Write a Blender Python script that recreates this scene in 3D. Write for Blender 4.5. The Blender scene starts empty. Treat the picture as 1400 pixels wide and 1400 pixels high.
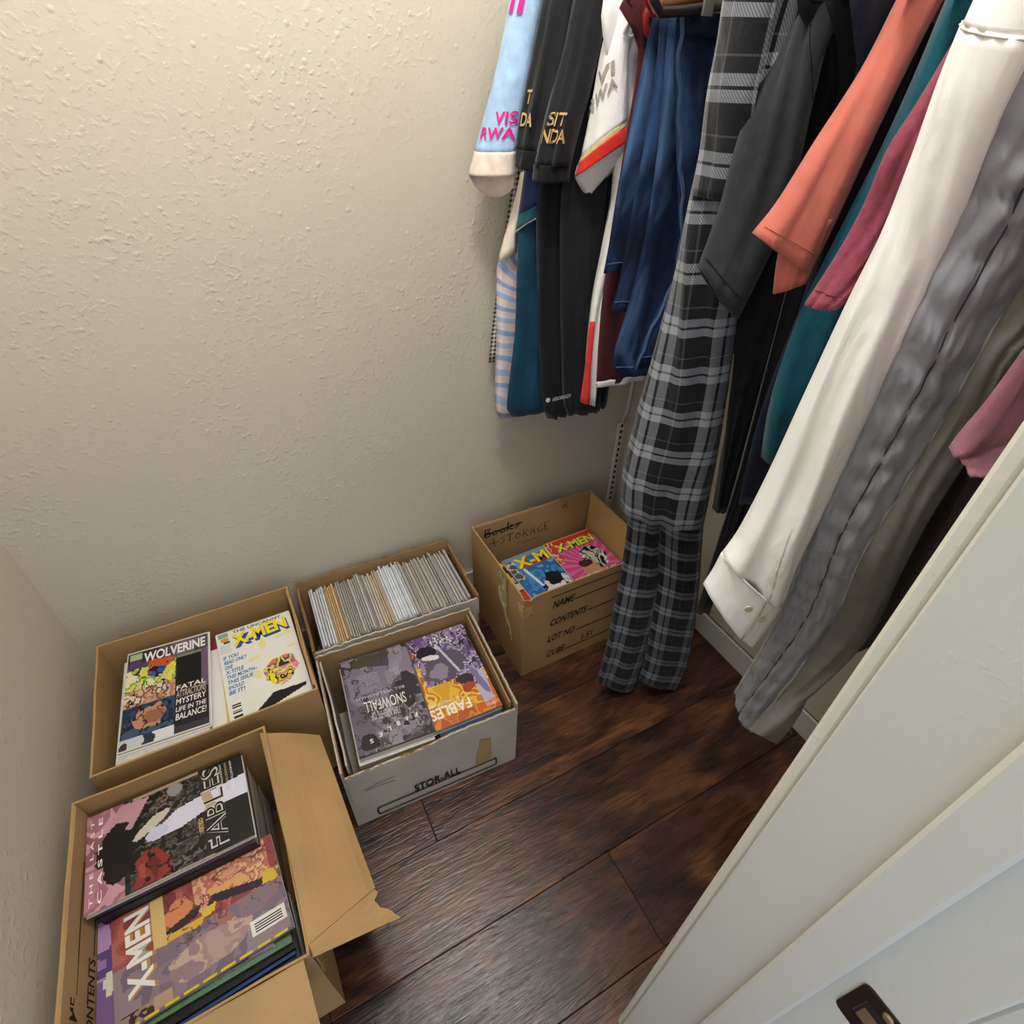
import bpy, math, random
import numpy as np
from mathutils import Vector, noise, Matrix
random.seed(7); rng = np.random.default_rng(11)
S = bpy.context.scene
COL = S.collection

# ------------------------------------------------------------------ camera
FPX = 759.804
R = np.array([[0.88385654, -0.46728711, 0.02098492],
              [-0.27835665, -0.56149625, -0.77925576],
              [0.37591913, 0.68290901, -0.6263546]])
CAM = np.array([0.0, 0.0, 1.371])
cd = bpy.data.cameras.new('camera'); cam = bpy.data.objects.new('camera', cd); COL.objects.link(cam)
cd.sensor_width = 36; cd.lens = 36 * FPX / 1400; cd.clip_start = 0.01
cam.matrix_world = Matrix(((R[0][0], -R[1][0], -R[2][0], 0), (R[0][1], -R[1][1], -R[2][1], 0),
                           (R[0][2], -R[1][2], -R[2][2], CAM[2]), (0, 0, 0, 1)))
S.camera = cam
# ------------------------------------------------------------------ light
S.view_settings.view_transform = 'Standard'; S.view_settings.look = 'None'
S.view_settings.gamma = 1; S.view_settings.use_curve_mapping = False
S.view_settings.exposure = 0.0
W = bpy.data.worlds.new('world'); S.world = W; W.use_nodes = True
W.node_tree.nodes['Background'].inputs[0].default_value = (0.80, 0.88, 1.0, 1)
W.node_tree.nodes['Background'].inputs[1].default_value = 1.15
LAMP = (0.22, 0.60, 2.36)
ld = bpy.data.lights.new('ceiling_bulb', 'POINT'); ld.shadow_soft_size = 0.10
ld.energy = 22; ld.color = (1.0, 0.982, 0.955)
lo = bpy.data.objects.new('ceiling_bulb', ld); COL.objects.link(lo); lo.location = (LAMP[0], LAMP[1], LAMP[2] - 0.17)

# ------------------------------------------------------------------ helpers
def at(px, py, Y):
    d = R.T @ np.array([(px - 700) / FPX, (py - 700) / FPX, 1.0])
    return CAM + d * (Y / d[1])

def lin(c):
    c = np.asarray(c, float)
    return np.where(c <= 0.04045, c / 12.92, ((c + 0.055) / 1.055) ** 2.4)
def hexc(h):
    return tuple(int(h[i:i + 2], 16) / 255 for i in (0, 2, 4))
def L4(h):
    return tuple(lin(hexc(h))) + (1,)

MATS = {}
def nt(m):
    return m.node_tree.nodes, m.node_tree.links
def mat(name, color, rough=0.8, var=0.12, scale=30, bump=0.0, bscale=200, spec=0.3, metal=0.0, stretch=(1, 1, 1)):
    """plain procedural material: colour with soft noise variation, optional bump"""
    if name in MATS: return MATS[name]
    m = bpy.data.materials.new(name); m.use_nodes = True; N, K = nt(m)
    b = N['Principled BSDF']; b.inputs['Roughness'].default_value = rough
    b.inputs['Specular IOR Level'].default_value = spec; b.inputs['Metallic'].default_value = metal
    tc = N.new('ShaderNodeTexCoord'); mp = N.new('ShaderNodeMapping'); mp.inputs['Scale'].default_value = stretch
    K.new(tc.outputs['Object'], mp.inputs[0])
    n = N.new('ShaderNodeTexNoise'); n.inputs['Scale'].default_value = scale; n.inputs['Detail'].default_value = 5
    K.new(mp.outputs[0], n.inputs['Vector'])
    r = N.new('ShaderNodeValToRGB'); c = lin(hexc(color))
    r.color_ramp.elements[0].position = 0.3; r.color_ramp.elements[1].position = 0.7
    r.color_ramp.elements[0].color = tuple(np.clip(c * (1 - var), 0, 1)) + (1,)
    r.color_ramp.elements[1].color = tuple(np.clip(c * (1 + var), 0, 1)) + (1,)
    K.new(n.outputs['Fac'], r.inputs[0]); K.new(r.outputs[0], b.inputs['Base Color'])
    if bump:
        n2 = N.new('ShaderNodeTexNoise'); n2.inputs['Scale'].default_value = bscale; n2.inputs['Detail'].default_value = 3
        K.new(mp.outputs[0], n2.inputs['Vector'])
        bp = N.new('ShaderNodeBump'); bp.inputs['Strength'].default_value = bump; bp.inputs['Distance'].default_value = 0.002
        K.new(n2.outputs['Fac'], bp.inputs['Height']); K.new(bp.outputs[0], b.inputs['Normal'])
    MATS[name] = m; return m
def fabric(name, color, rough=0.92, var=0.14, scale=45, bump=0.35, bscale=900, sheen=0.15):
    m = mat(name, color, rough, var, scale, bump, bscale, 0.15)
    b = m.node_tree.nodes['Principled BSDF']
    if not b.inputs['Sheen Weight'].default_value:
        b.inputs['Sheen Weight'].default_value = sheen
        N, K = nt(m); tc = N.new('ShaderNodeTexCoord'); mp = N.new('ShaderNodeMapping'); mp.inputs['Scale'].default_value = (1, 1, .4)
        mp.inputs['Location'].default_value = (len(MATS) * 1.37, 0, len(MATS) * .71); mp.inputs['Rotation'].default_value = (.25, .35, 0)
        K.new(tc.outputs['Object'], mp.inputs[0])
        n = N.new('ShaderNodeTexNoise'); n.inputs['Scale'].default_value = 17; n.inputs['Detail'].default_value = 3; n.inputs['Distortion'].default_value = .7
        K.new(mp.outputs[0], n.inputs['Vector'])
        w = N.new('ShaderNodeBump'); w.inputs['Strength'].default_value = .42; w.inputs['Distance'].default_value = .02
        K.new(n.outputs['Fac'], w.inputs['Height']); old = b.inputs['Normal'].links
        if old: K.new(w.outputs[0], old[0].from_node.inputs['Normal'])
        else: K.new(w.outputs[0], b.inputs['Normal'])
    return m

def wloc(o):
    v = Vector((0, 0, 0))
    while o is not None:
        v = v + o.location; o = o.parent
    return v
def tag(o, label=None, cat=None, group=None, kind=None):
    if label: o['label'] = label
    if cat: o['category'] = cat
    if group: o['group'] = group
    if kind: o['kind'] = kind
    return o
def thing(name, loc, label, cat, group=None):
    o = bpy.data.objects.new(name, None); COL.objects.link(o); o.location = Vector([float(x) for x in loc])
    o.empty_display_size = 0.02
    return tag(o, label, cat, group)
def obj(name, verts, faces, m, parent=None, smooth=False, uv=None, mi=None):
    """one mesh object from world-space vertices"""
    verts = np.asarray(verts, float)
    if parent is not None:
        off = np.array(wloc(parent))
    else:
        off = np.array([verts[:, 0].mean(), verts[:, 1].mean(), verts[:, 2].min()])
    me = bpy.data.meshes.new(name)
    me.from_pydata([tuple(v) for v in (verts - off)], [], [tuple(int(i) for i in f) for f in faces])
    ms = m if isinstance(m, (list, tuple)) else [m]
    for x in ms: me.materials.append(x)
    if mi is not None: me.polygons.foreach_set('material_index', np.asarray(mi, dtype=np.int32))
    if smooth: me.polygons.foreach_set('use_smooth', np.ones(len(me.polygons), dtype=bool))
    if uv is not None:
        ul = me.uv_layers.new(name='UVMap'); vi = np.zeros(len(me.loops), dtype=np.int32)
        me.loops.foreach_get('vertex_index', vi)
        ul.data.foreach_set('uv', np.asarray(uv, float)[vi].ravel())
    me.update()
    o = bpy.data.objects.new(name, me); COL.objects.link(o)
    if parent is None: o.location = Vector(off)
    else: o.parent = parent
    return o

class MB:
    def __init__(s): s.v = []; s.f = []
    def add(s, v, f):
        b = len(s.v); s.v += [tuple(x) for x in v]; s.f += [tuple(i + b for i in q) for q in f]; return s
    def box(s, x0, x1, y0, y1, z0, z1):
        v = [(x, y, z) for z in (z0, z1) for y in (y0, y1) for x in (x0, x1)]
        return s.add(v, [(0, 2, 3, 1), (4, 5, 7, 6), (0, 1, 5, 4), (2, 6, 7, 3), (0, 4, 6, 2), (1, 3, 7, 5)])
    def cbox(s, x0, x1, y0, y1, z0, z1, c):
        """box with chamfered vertical and top edges"""
        r = []
        for z, k in ((z0, c * 0.4), (z0 + c, 0), (z1 - c, 0), (z1, c)):
            r.append([(x0 + k + c, y0 + k, z), (x1 - k - c, y0 + k, z), (x1 - k, y0 + k + c, z), (x1 - k, y1 - k - c, z),
                      (x1 - k - c, y1 - k, z), (x0 + k + c, y1 - k, z), (x0 + k, y1 - k - c, z), (x0 + k, y0 + k + c, z)])
        v = sum(r, []); f = [tuple(range(7, -1, -1)), tuple(range(24, 32))]
        for i in range(3):
            for j in range(8):
                a = i * 8 + j; b = i * 8 + (j + 1) % 8; f.append((a, b, b + 8, a + 8))
        return s.add(v, f)
    def tube(s, pts, r, n=8):
        pts = [Vector([float(q) for q in p]) for p in pts]; rings = []
        for i, p in enumerate(pts):
            d = (pts[min(i + 1, len(pts) - 1)] - pts[max(i - 1, 0)]).normalized()
            a = d.cross(Vector((0.31, 0.77, 0.55))).normalized(); b = d.cross(a)
            rr = r[i] if isinstance(r, (list, tuple)) else r
            rings.append([p + a * math.cos(6.2832 * k / n) * rr + b * math.sin(6.2832 * k / n) * rr for k in range(n)])
        v = sum(rings, []); f = []
        for i in range(len(pts) - 1):
            for k in range(n):
                a0 = i * n + k; b0 = i * n + (k + 1) % n; f.append((a0, b0, b0 + n, a0 + n))
        f.append(tuple(range(n - 1, -1, -1))); f.append(tuple(len(v) - n + k for k in range(n)))
        return s.add(v, f)
    def build(s, name, m, parent=None, smooth=False): return obj(name, s.v, s.f, m, parent, smooth)

def panel(name, p00, p10, p11, p01, th, m, parent, nu=8, nv=5, warp=0.0015, torn=0.0, seed=0, bite=None):
    """board of thickness th; u along p00->p10, v up. torn = ragged top edge; bite(u)-> how much of the top is gone"""
    p00, p10, p11, p01 = [np.array(p, float) for p in (p00, p10, p11, p01)]
    n = np.cross(p10 - p00, p01 - p00); n /= np.linalg.norm(n)
    A = []; B = []
    for j in range(nv + 1):
        for i in range(nu + 1):
            u = i / nu; v = j / nv; vv = v
            if j == nv and torn: vv = 1 - torn * abs(noise.noise(Vector((u * 23 + seed, seed * 1.7, 0)))) * 2
            if j == nv and bite: vv = vv - bite(u)
            p = (p00 * (1 - u) + p10 * u) * (1 - vv) + (p01 * (1 - u) + p11 * u) * vv
            p = p + n * warp * noise.noise(Vector((u * 3 + seed * 3.1, v * 3, seed)))
            A.append(p - n * th / 2); B.append(p + n * th / 2)
    k = (nu + 1) * (nv + 1); f = []
    for j in range(nv):
        for i in range(nu):
            a = j * (nu + 1) + i; f.append((a, a + nu + 1, a + nu + 2, a + 1)); f.append((k + a, k + a + 1, k + a + nu + 2, k + a + nu + 1))
    for i in range(nu):
        f.append((i, i + 1, k + i + 1, k + i)); a = nv * (nu + 1) + i; f.append((a, k + a, k + a + 1, a + 1))
    for j in range(nv):
        a = j * (nu + 1); b = a + nu + 1; f.append((a, k + a, k + b, b)); a += nu; b += nu; f.append((a, b, k + b, k + a))
    return obj(name, A + B, f, m, parent)

# text ------------------------------------------------------------------
_tc = {}
def text_geo(s, bold=0.0):
    key = (s, bold)
    if key in _tc: return _tc[key]
    cu = bpy.data.curves.new('t', 'FONT'); cu.body = s; cu.size = 1; cu.offset = bold; cu.resolution_u = 3; cu.fill_mode = 'FRONT'
    o = bpy.data.objects.new('t', cu); COL.objects.link(o)
    bpy.context.view_layer.update()
    me = bpy.data.meshes.new_from_object(o.evaluated_get(bpy.context.evaluated_depsgraph_get()))
    v = np.array([q.co[:2] for q in me.vertices]); f = [tuple(p.vertices) for p in me.polygons]
    bpy.data.objects.remove(o); bpy.data.curves.remove(cu); bpy.data.meshes.remove(me)
    v = v - v.min(0); v = v / np.maximum(v.max(0), 1e-6)
    _tc[key] = (v, f); return v, f
def text(s, mapf, m, parent, bold=0.0, name='lettering'):
    """mapf(u, v) -> world point, u and v in 0..1 over the text's bounding box"""
    v, f = text_geo(s, bold)
    return obj(name, [mapf(u, w) for u, w in v], f, m, parent)
def rect_on(O, U, V, off=0.0004):
    O, U, V = [np.array(x, float) for x in (O, U, V)]
    n = np.cross(U, V); n = n / np.linalg.norm(n) * off
    return lambda u, v: O + U * u + V * v + n

# cloth loft -------------------------------------------------------------
def cloth(name, rows, m, parent, b=0.02, bf=None, N=28, M=12, fold=0.004, ff=6.0, seed=0.0, low=0.0, cap=False, grow=0.0, hem=0.0, disp=None, pw=0.6):
    """Hanging cloth as a flattened tube. rows: (Lpoint, Rpoint) world points top to bottom.
    b / bf bulge toward / away from the room, low = how far the rear hem hangs below the front one.
    Returns (object, surface function S(s, t, off) of the near side)."""
    L = np.array([r[0] for r in rows], float); Rr = np.array([r[1] for r in rows], float)
    if bf is None: bf = b
    mid = (L + Rr) / 2; seg = np.r_[0, np.cumsum(np.linalg.norm(np.diff(mid, axis=0), axis=1))]; T = seg / seg[-1]
    def smooth_interp(A, t):
        i = int(np.clip(np.searchsorted(T, t) - 1, 0, len(T) - 2)); h = T[i + 1] - T[i]; x = (t - T[i]) / h
        def tan(k):
            if k == 0: return (A[1] - A[0]) / (T[1] - T[0])
            if k == len(T) - 1: return (A[-1] - A[-2]) / (T[-1] - T[-2])
            return (A[k + 1] - A[k - 1]) / (T[k + 1] - T[k - 1])
        m0 = tan(i) * h; m1 = tan(i + 1) * h
        return (2 * x**3 - 3 * x**2 + 1) * A[i] + (x**3 - 2 * x**2 + x) * m0 + (-2 * x**3 + 3 * x**2) * A[i + 1] + (x**3 - x**2) * m1
    total = seg[-1]
    def surf(s, t, off=0.0, near=True):
        l = smooth_interp(L, t); r = smooth_interp(Rr, t); p = l + (r - l) * s
        a = r - l; n = np.array([a[1], -a[0], 0.0]); n /= (np.linalg.norm(n) + 1e-9)
        if np.dot(n, CAM - (l + r) / 2) < 0: n = -n
        w = max(math.sin(math.pi * min(max(s, 0), 1)), 0) ** pw
        fd = fold * noise.noise(Vector((s * ff + seed, t * total * 2.2 + seed * 2, seed))) * 2 * min(1, 0.25 + t * 1.5)
        fd2 = fold * 0.5 * noise.noise(Vector((s * ff * 2.3 + seed, t * total * 7, seed + 5)))
        if near: q = p + n * ((b + grow) * w + (fd + fd2) * min(1, w * 2) + off)
        else: q = p - n * ((bf + grow) * w - (fd - fd2) * min(1, w * 2)) + np.array([0, 0, -low * w * max(0, (t - 0.6) / 0.4) ** 2])
        if disp and near: q = q + n * disp(s, t)
        return q
    V = []; UV = []
    for i in range(N + 1):
        t = i / N; ring = [surf(j / M, t) for j in range(M + 1)] + [surf(1 - j / M, t, near=False) for j in range(1, M)]
        u = 0; V += ring
        for k, q in enumerate(ring):
            if k: u += np.linalg.norm(np.array(q) - ring[k - 1])
            UV.append((u, -t * total))
    K2 = 2 * M; F = []
    for i in range(N):
        for k in range(K2):
            a = i * K2 + k; c = i * K2 + (k + 1) % K2; F.append((a, a + K2, c + K2, c))
    if cap: F.append(tuple(range(K2)))
    o = obj(name, V, F, m, parent, smooth=True, uv=UV)
    sd = o.modifiers.new('thickness', 'SOLIDIFY'); sd.thickness = 0.0016; sd.offset = -1
    return o, surf
def rowsP(lst):
    """[(Lpx, Lpy, Rpx, Rpy, yL, yR)] -> world rows"""
    return [(at(a, b, yl), at(c, d, yr)) for a, b, c, d, yl, yr in lst]
RX, RZ = 0.80, 1.60          # clothes rod
def body(name, left, y, m, parent, zhem=None, b=0.018, xr=None, fold=0.006, ff=9, seed=0, shoulders=True, N=30, M=20, dx=0.0, hemtilt=0.0):
    P = [at(px, py, y) for px, py in left]
    rows = []
    if shoulders:
        rows += [(np.array([0.765, y, 1.505]), np.array([0.835, y, 1.505])), (np.array([0.735, y, 1.492]), np.array([0.865, y, 1.492])),
                 (np.array([0.64, y, 1.45]), np.array([0.97, y, 1.45]))]
        P = [p for p in P if p[2] < 1.42]
    for p in P:
        x1 = xr if xr else min(1.045, 2 * RX - p[0])
        rows.append((np.array([p[0], y, p[2]]), np.array([x1, y + hemtilt, p[2]])))
    if zhem is not None:
        l, r = rows[-1]; rows.append((np.array([l[0] + dx, y, zhem]), np.array([r[0], y, zhem])))
    return cloth(name, rows, m, parent, b=b, N=N, M=M, fold=fold, ff=ff, seed=seed, cap=True)
def garment(name, y, x, z, label, cat): return thing(name, (x, y, z), label, cat, None)

# ------------------------------------------------------------------ setting
WY, WXL, WXR, CEIL = 1.20, -0.50, 1.078, 2.44
def paint(name, color, rough, amp, sc, fine=0.0):
    m = bpy.data.materials.new(name); m.use_nodes = True; N, K = nt(m); b = N['Principled BSDF']
    b.inputs['Roughness'].default_value = rough; b.inputs['Specular IOR Level'].default_value = 0.35
    tc = N.new('ShaderNodeTexCoord')
    c = N.new('ShaderNodeTexNoise'); c.inputs['Scale'].default_value = 2.5; K.new(tc.outputs['Object'], c.inputs['Vector'])
    r = N.new('ShaderNodeValToRGB'); k = lin(hexc(color))
    r.color_ramp.elements[0].color = tuple(k * 0.97) + (1,); r.color_ramp.elements[1].color = tuple(np.clip(k * 1.03, 0, 1)) + (1,)
    K.new(c.outputs['Fac'], r.inputs[0]); K.new(r.outputs[0], b.inputs['Base Color'])
    # orange peel: soft blobs gated by a broader patchiness, plus rare larger specks
    n1 = N.new('ShaderNodeTexNoise'); n1.inputs['Scale'].default_value = sc; n1.inputs['Detail'].default_value = 2.5
    n2 = N.new('ShaderNodeTexNoise'); n2.inputs['Scale'].default_value = 6
    vo = N.new('ShaderNodeTexVoronoi'); vo.inputs['Scale'].default_value = sc * 0.33
    for q in (n1, n2, vo): K.new(tc.outputs['Object'], q.inputs['Vector'])
    ra = N.new('ShaderNodeMapRange'); ra.inputs[1].default_value = 0.50; ra.inputs[2].default_value = 0.74; ra.interpolation_type = 'SMOOTHSTEP'
    K.new(n1.outputs['Fac'], ra.inputs[0])
    gp = N.new('ShaderNodeMapRange'); gp.inputs[1].default_value = 0.35; gp.inputs[2].default_value = 0.62; gp.inputs[3].default_value = 0.25
    K.new(n2.outputs['Fac'], gp.inputs[0])
    mu = N.new('ShaderNodeMath'); mu.operation = 'MULTIPLY'; K.new(ra.outputs[0], mu.inputs[0]); K.new(gp.outputs[0], mu.inputs[1])
    sp = N.new('ShaderNodeMapRange'); sp.inputs[1].default_value = 0.16; sp.inputs[2].default_value = 0.05; sp.inputs[3].default_value = 0; sp.inputs[4].default_value = 1.0
    K.new(vo.outputs['Distance'], sp.inputs[0])
    ad = N.new('ShaderNodeMath'); ad.operation = 'ADD'; K.new(mu.outputs[0], ad.inputs[0]); K.new(sp.outputs[0], ad.inputs[1])
    bp = N.new('ShaderNodeBump'); bp.inputs['Strength'].default_value = 1.0; bp.inputs['Distance'].default_value = amp
    K.new(ad.outputs[0], bp.inputs['Height']); K.new(bp.outputs[0], b.inputs['Normal'])
    return m
WALL = paint('wall_paint', 'cdc6b6', 0.5, 0.0008, 95)
TRIM = paint('trim_paint', 'd2d1c9', 0.35, 0.00012, 160)
TRIMR = paint('trim_paint_rough', 'dbdacd', 0.4, 0.0002, 150)
CEILM = paint('ceiling_paint', 'e6e2d8', 0.8, 0.0008, 80)

def slab(name, x0, x1, y0, y1, z0, z1, m, kind='structure', parent=None):
    o = MB().box(x0, x1, y0, y1, z0, z1).build(name, m, parent)
    if kind: o['kind'] = kind
    return o
slab('wall_back', WXL - .1, WXR + .1, WY, WY + .1, 0, CEIL, WALL)
slab('wall_left', WXL - .1, WXL, -.075, WY, 0, CEIL, WALL)
slab('wall_right', WXR, WXR + .1, -.075, WY, 0, CEIL, WALL)
XJ = 0.29
slab('wall_front', XJ + .02, WXR, -.062, .072, 0, CEIL, WALL)
slab('wall_front_side', WXL, -.47, -.062, .072, 0, CEIL, WALL)
slab('wall_front_lintel', -.47, XJ + .02, -.062, .072, 2.05, CEIL, WALL)
slab('ceiling', WXL - .1, WXR + .1, -.075, WY + .1, CEIL, CEIL + .05, CEILM)
bb = MB().cbox(WXR - .013, WXR, .09, WY, 0, .085, .004).build('baseboard_right', TRIM); bb['kind'] = 'structure'
bb = MB().cbox(WXL, WXR - .014, WY - .013, WY, 0, .085, .004).build('baseboard_back', TRIM); bb['kind'] = 'structure'
bb = MB().cbox(WXL, WXL + .013, .09, WY - .014, 0, .085, .004).build('baseboard_left', TRIM); bb['kind'] = 'structure'
# door jamb with stop, casing and strike plate
jam = MB().cbox(XJ, XJ + .02, -.075, .0715, 0, 2.03, .002).build('trim_1', TRIM); jam['kind'] = 'structure'
tag(jam, 'white painted door jamb in the lower right corner')
MB().cbox(XJ - .011, XJ + .001, -.027, .0055, 0, 2.02, .003).build('door_stop', TRIM, jam)
cs = MB().cbox(XJ + .006, XJ + .064, .0722, .0835, 0, 2.06, .003).build('trim_2', TRIMR); cs['kind'] = 'structure'
cs = MB().cbox(XJ + .006, XJ + .064, -.0885, -.0752, 0, 2.06, .003).build('trim_3', TRIM); cs['kind'] = 'structure'
jl = MB().cbox(-.47, -.45, -.075, .0715, 0, 2.03, .002).build('trim_4', TRIM); jl['kind'] = 'structure'
hd = MB().box(-.47, XJ + .02, -.075, .0715, 2.03, 2.05).build('trim_5', TRIM); hd['kind'] = 'structure'
BRONZE = mat('aged_bronze', '4a3c31', 0.38, .25, 60, .1, 300, .5, .85)
BRASS = mat('worn_brass', 'a08a64', 0.4, .2, 90, 0, 1, .5, .6)
HOLE = mat('dark_wood_hole', '2a211b', 0.9, .2)
sp = thing('strike_plate', (XJ, -.055, .79), 'dark bronze strike plate screwed to the white door jamb', 'strike plate')
zc = 0.818; hh = .031; y0, y1 = -.078, -.037
v = []; f = []
def rr(y0, y1, z0, z1, r, n=4):
    o = []
    for cy, cz, a0 in ((y1 - r, z1 - r, 0), (y0 + r, z1 - r, 90), (y0 + r, z0 + r, 180), (y1 - r, z0 + r, 270)):
        for k in range(n + 1):
            a = math.radians(a0 + 90 * k / n); o.append((cy + r * math.cos(a), cz + r * math.sin(a)))
    return o
oo = rr(y0, y1, zc - hh, zc + hh, .006); ii = rr(-.071, -.0455, zc - .0165, zc + .0165, .002); n = len(oo)
for X_ in (XJ - .0016, XJ - .0003):
    v += [(X_, a, b) for a, b in oo] + [(X_, a, b) for a, b in ii]
for k in range(n):
    j = (k + 1) % n
    f += [(k, j, n + j, n + k), (2 * n + k, 3 * n + k, 3 * n + j, 2 * n + j), (k, 2 * n + k, 2 * n + j, j), (n + k, n + j, 3 * n + j, 3 * n + k)]
obj('plate', v, f, BRONZE, sp)
MB().cbox(XJ - .0008, XJ - .0003, -.0705, -.046, zc - .016, zc + .016, .0001).build('latch_hole', HOLE, sp)
MB().box(XJ - .0011, XJ - .0004, -.066, -.048, zc - .013, zc + .004).build('inner_lip', BRASS, sp)
for zz in (zc + .024, zc - .024):
    sc = MB().tube([(XJ - .0034, -.058, zz), (XJ - .0012, -.058, zz)], [.003, .0042], 12).build('screw', BRASS, sp)

# floor planks
def wood():
    m = bpy.data.materials.new('dark_laminate'); m.use_nodes = True; N, K = nt(m); b = N['Principled BSDF']
    tc = N.new('ShaderNodeTexCoord'); oi = N.new('ShaderNodeObjectInfo')
    sc = N.new('ShaderNodeVectorMath'); sc.operation = 'SCALE'; sc.inputs[3].default_value = 40
    cb = N.new('ShaderNodeCombineXYZ'); K.new(oi.outputs['Random'], cb.inputs[0]); K.new(oi.outputs['Random'], cb.inputs[2])
    K.new(cb.outputs[0], sc.inputs[0])
    ad = N.new('ShaderNodeVectorMath'); K.new(tc.outputs['Object'], ad.inputs[0]); K.new(sc.outputs[0], ad.inputs[1])
    def nz(scale, st, det=6, dist=0.0):
        mp = N.new('ShaderNodeMapping'); mp.inputs['Scale'].default_value = st; K.new(ad.outputs[0], mp.inputs[0])
        q = N.new('ShaderNodeTexNoise'); q.inputs['Scale'].default_value = scale; q.inputs['Detail'].default_value = det
        q.inputs['Distortion'].default_value = dist; K.new(mp.outputs[0], q.inputs['Vector']); return q
    big = nz(6, (0.7, 2.0, 1), 5, 1.2); grain = nz(13, (0.8, 5, 1), 7, 1.6); fine = nz(40, (0.5, 8, 1), 4, .4)
    r1 = N.new('ShaderNodeValToRGB'); e = r1.color_ramp.elements
    e[0].position = .32; e[0].color = L4('241714'); e[1].position = .68; e[1].color = L4('744a2d')
    x = e.new(.5); x.color = L4('4b2f24')
    K.new(big.outputs['Fac'], r1.inputs[0])
    r2 = N.new('ShaderNodeValToRGB'); e = r2.color_ramp.elements
    e[0].position = .35; e[0].color = (.28, .26, .26, 1); e[1].position = .62; e[1].color = (1, 1, 1, 1)
    K.new(grain.outputs['Fac'], r2.inputs[0])
    mx = N.new('ShaderNodeMixRGB'); mx.blend_type = 'MULTIPLY'; mx.inputs[0].default_value = .75
    K.new(r1.outputs[0], mx.inputs[1]); K.new(r2.outputs[0], mx.inputs[2])
    hv = N.new('ShaderNodeHueSaturation'); mr = N.new('ShaderNodeMapRange'); mr.inputs[3].default_value = .8; mr.inputs[4].default_value = 1.25
    K.new(oi.outputs['Random'], mr.inputs[0]); K.new(mr.outputs[0], hv.inputs['Value']); K.new(mx.outputs[0], hv.inputs['Color'])
    K.new(hv.outputs[0], b.inputs['Base Color'])
    rg = N.new('ShaderNodeMapRange'); rg.inputs[3].default_value = .20; rg.inputs[4].default_value = .36
    K.new(fine.outputs['Fac'], rg.inputs[0]); K.new(rg.outputs[0], b.inputs['Roughness'])
    b.inputs['Specular IOR Level'].default_value = .5
    ah = N.new('ShaderNodeMath'); K.new(grain.outputs['Fac'], ah.inputs[0])
    ml = N.new('ShaderNodeMath'); ml.operation = 'MULTIPLY'; ml.inputs[1].default_value = .5; K.new(fine.outputs['Fac'], ml.inputs[0]); K.new(ml.outputs[0], ah.inputs[1])
    bp = N.new('ShaderNodeBump'); bp.inputs['Strength'].default_value = .5; bp.inputs['Distance'].default_value = .0022
    K.new(ah.outputs[0], bp.inputs['Height']); K.new(bp.outputs[0], b.inputs['Normal'])
    return m
WOOD = wood(); GROOVE = mat('plank_groove', '120d0b', .8, .1)
fl = slab('floor', -1.3, 1.5, -1.5, WY + .1, -.05, -.0035, GROOVE)
PW, PL = .195, 1.22
joint = {0: .447, 1: 1.05, 2: .116, 3: .82, 4: .40, 5: -.1, -1: -.30}
me0 = None
for k in range(-8, 6):
    ya = .129 + PW * k; off = joint.get(k, (k * .377) % PL)
    xs = off - PL * 3
    while xs < 1.5:
        xa, xb = xs, xs + PL; xs += PL
        if xb < -1.2 or xa > 1.2: continue
        if me0 is None:
            o = MB().cbox(-PL / 2 + .0004, PL / 2 - .0004, .0004, PW - .0004, -.0034, 0, .0012).build('plank', WOOD)
            me0 = o.data
        else:
            o = bpy.data.objects.new('plank', me0); COL.objects.link(o)
        o.parent = fl; o.location = Vector(((xa + xb) / 2, ya + PW / 2, -.0034)) - wloc(fl)

# shelf track in the corner behind the boxes
WHITE = mat('white_metal', 'dcd8cc', .4, .05); DOT = mat('slot_black', '14110f', .8, .1)
tr = thing('shelf_track', (1.045, WY - .006, .085), 'white slotted shelf track on the wall in the corner behind the plaid pants', 'shelf track')
MB().cbox(1.032, 1.055, WY - .010, WY - .0003, .0855, .50, .002).build('rail', WHITE, tr)
for i in range(14):
    z = .20 + i * .022
    MB().box(1.040, 1.047, WY - .0112, WY - .0098, z, z + .010).build('slot', DOT, tr)
MB().tube([(1.045, WY - .007, .5), (1.047, WY - .02, .56), (1.05, WY - .02, .70), (1.05, WY - .012, .95), (1.05, WY - .012, 1.62)], .005, 8).build('rod', WHITE, tr, True)

# ceiling lamp
GL = bpy.data.materials.new('lit_glass'); GL.use_nodes = True
g = GL.node_tree.nodes['Principled BSDF']; g.inputs['Base Color'].default_value = (1, 1, 1, 1)
g.inputs['Emission Color'].default_value = (1, .965, .915, 1); g.inputs['Emission Strength'].default_value = 30
lt = thing('ceiling_lamp', (LAMP[0], LAMP[1], LAMP[2] - .06), 'round flush ceiling lamp in the middle of the closet ceiling', 'lamp')
def lathe(prof, c, n=32):
    v = [(c[0] + r * math.cos(6.2832 * k / n), c[1] + r * math.sin(6.2832 * k / n), z) for r, z in prof for k in range(n)]
    f = [(i * n + k, i * n + (k + 1) % n, (i + 1) * n + (k + 1) % n, (i + 1) * n + k) for i in range(len(prof) - 1) for k in range(n)]
    return v, f
v, f = lathe([(.001, LAMP[2] - .055), (.06, LAMP[2] - .05), (.11, LAMP[2] - .025), (.135, LAMP[2] + .03)], LAMP); obj('glass_bowl', v, f, GL, lt, True)
v, f = lathe([(.136, LAMP[2] + .03), (.15, LAMP[2] + .03), (.15, CEIL - .001), (.001, CEIL - .001)], LAMP); obj('base_ring', v, f, WHITE, lt, True)

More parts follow.
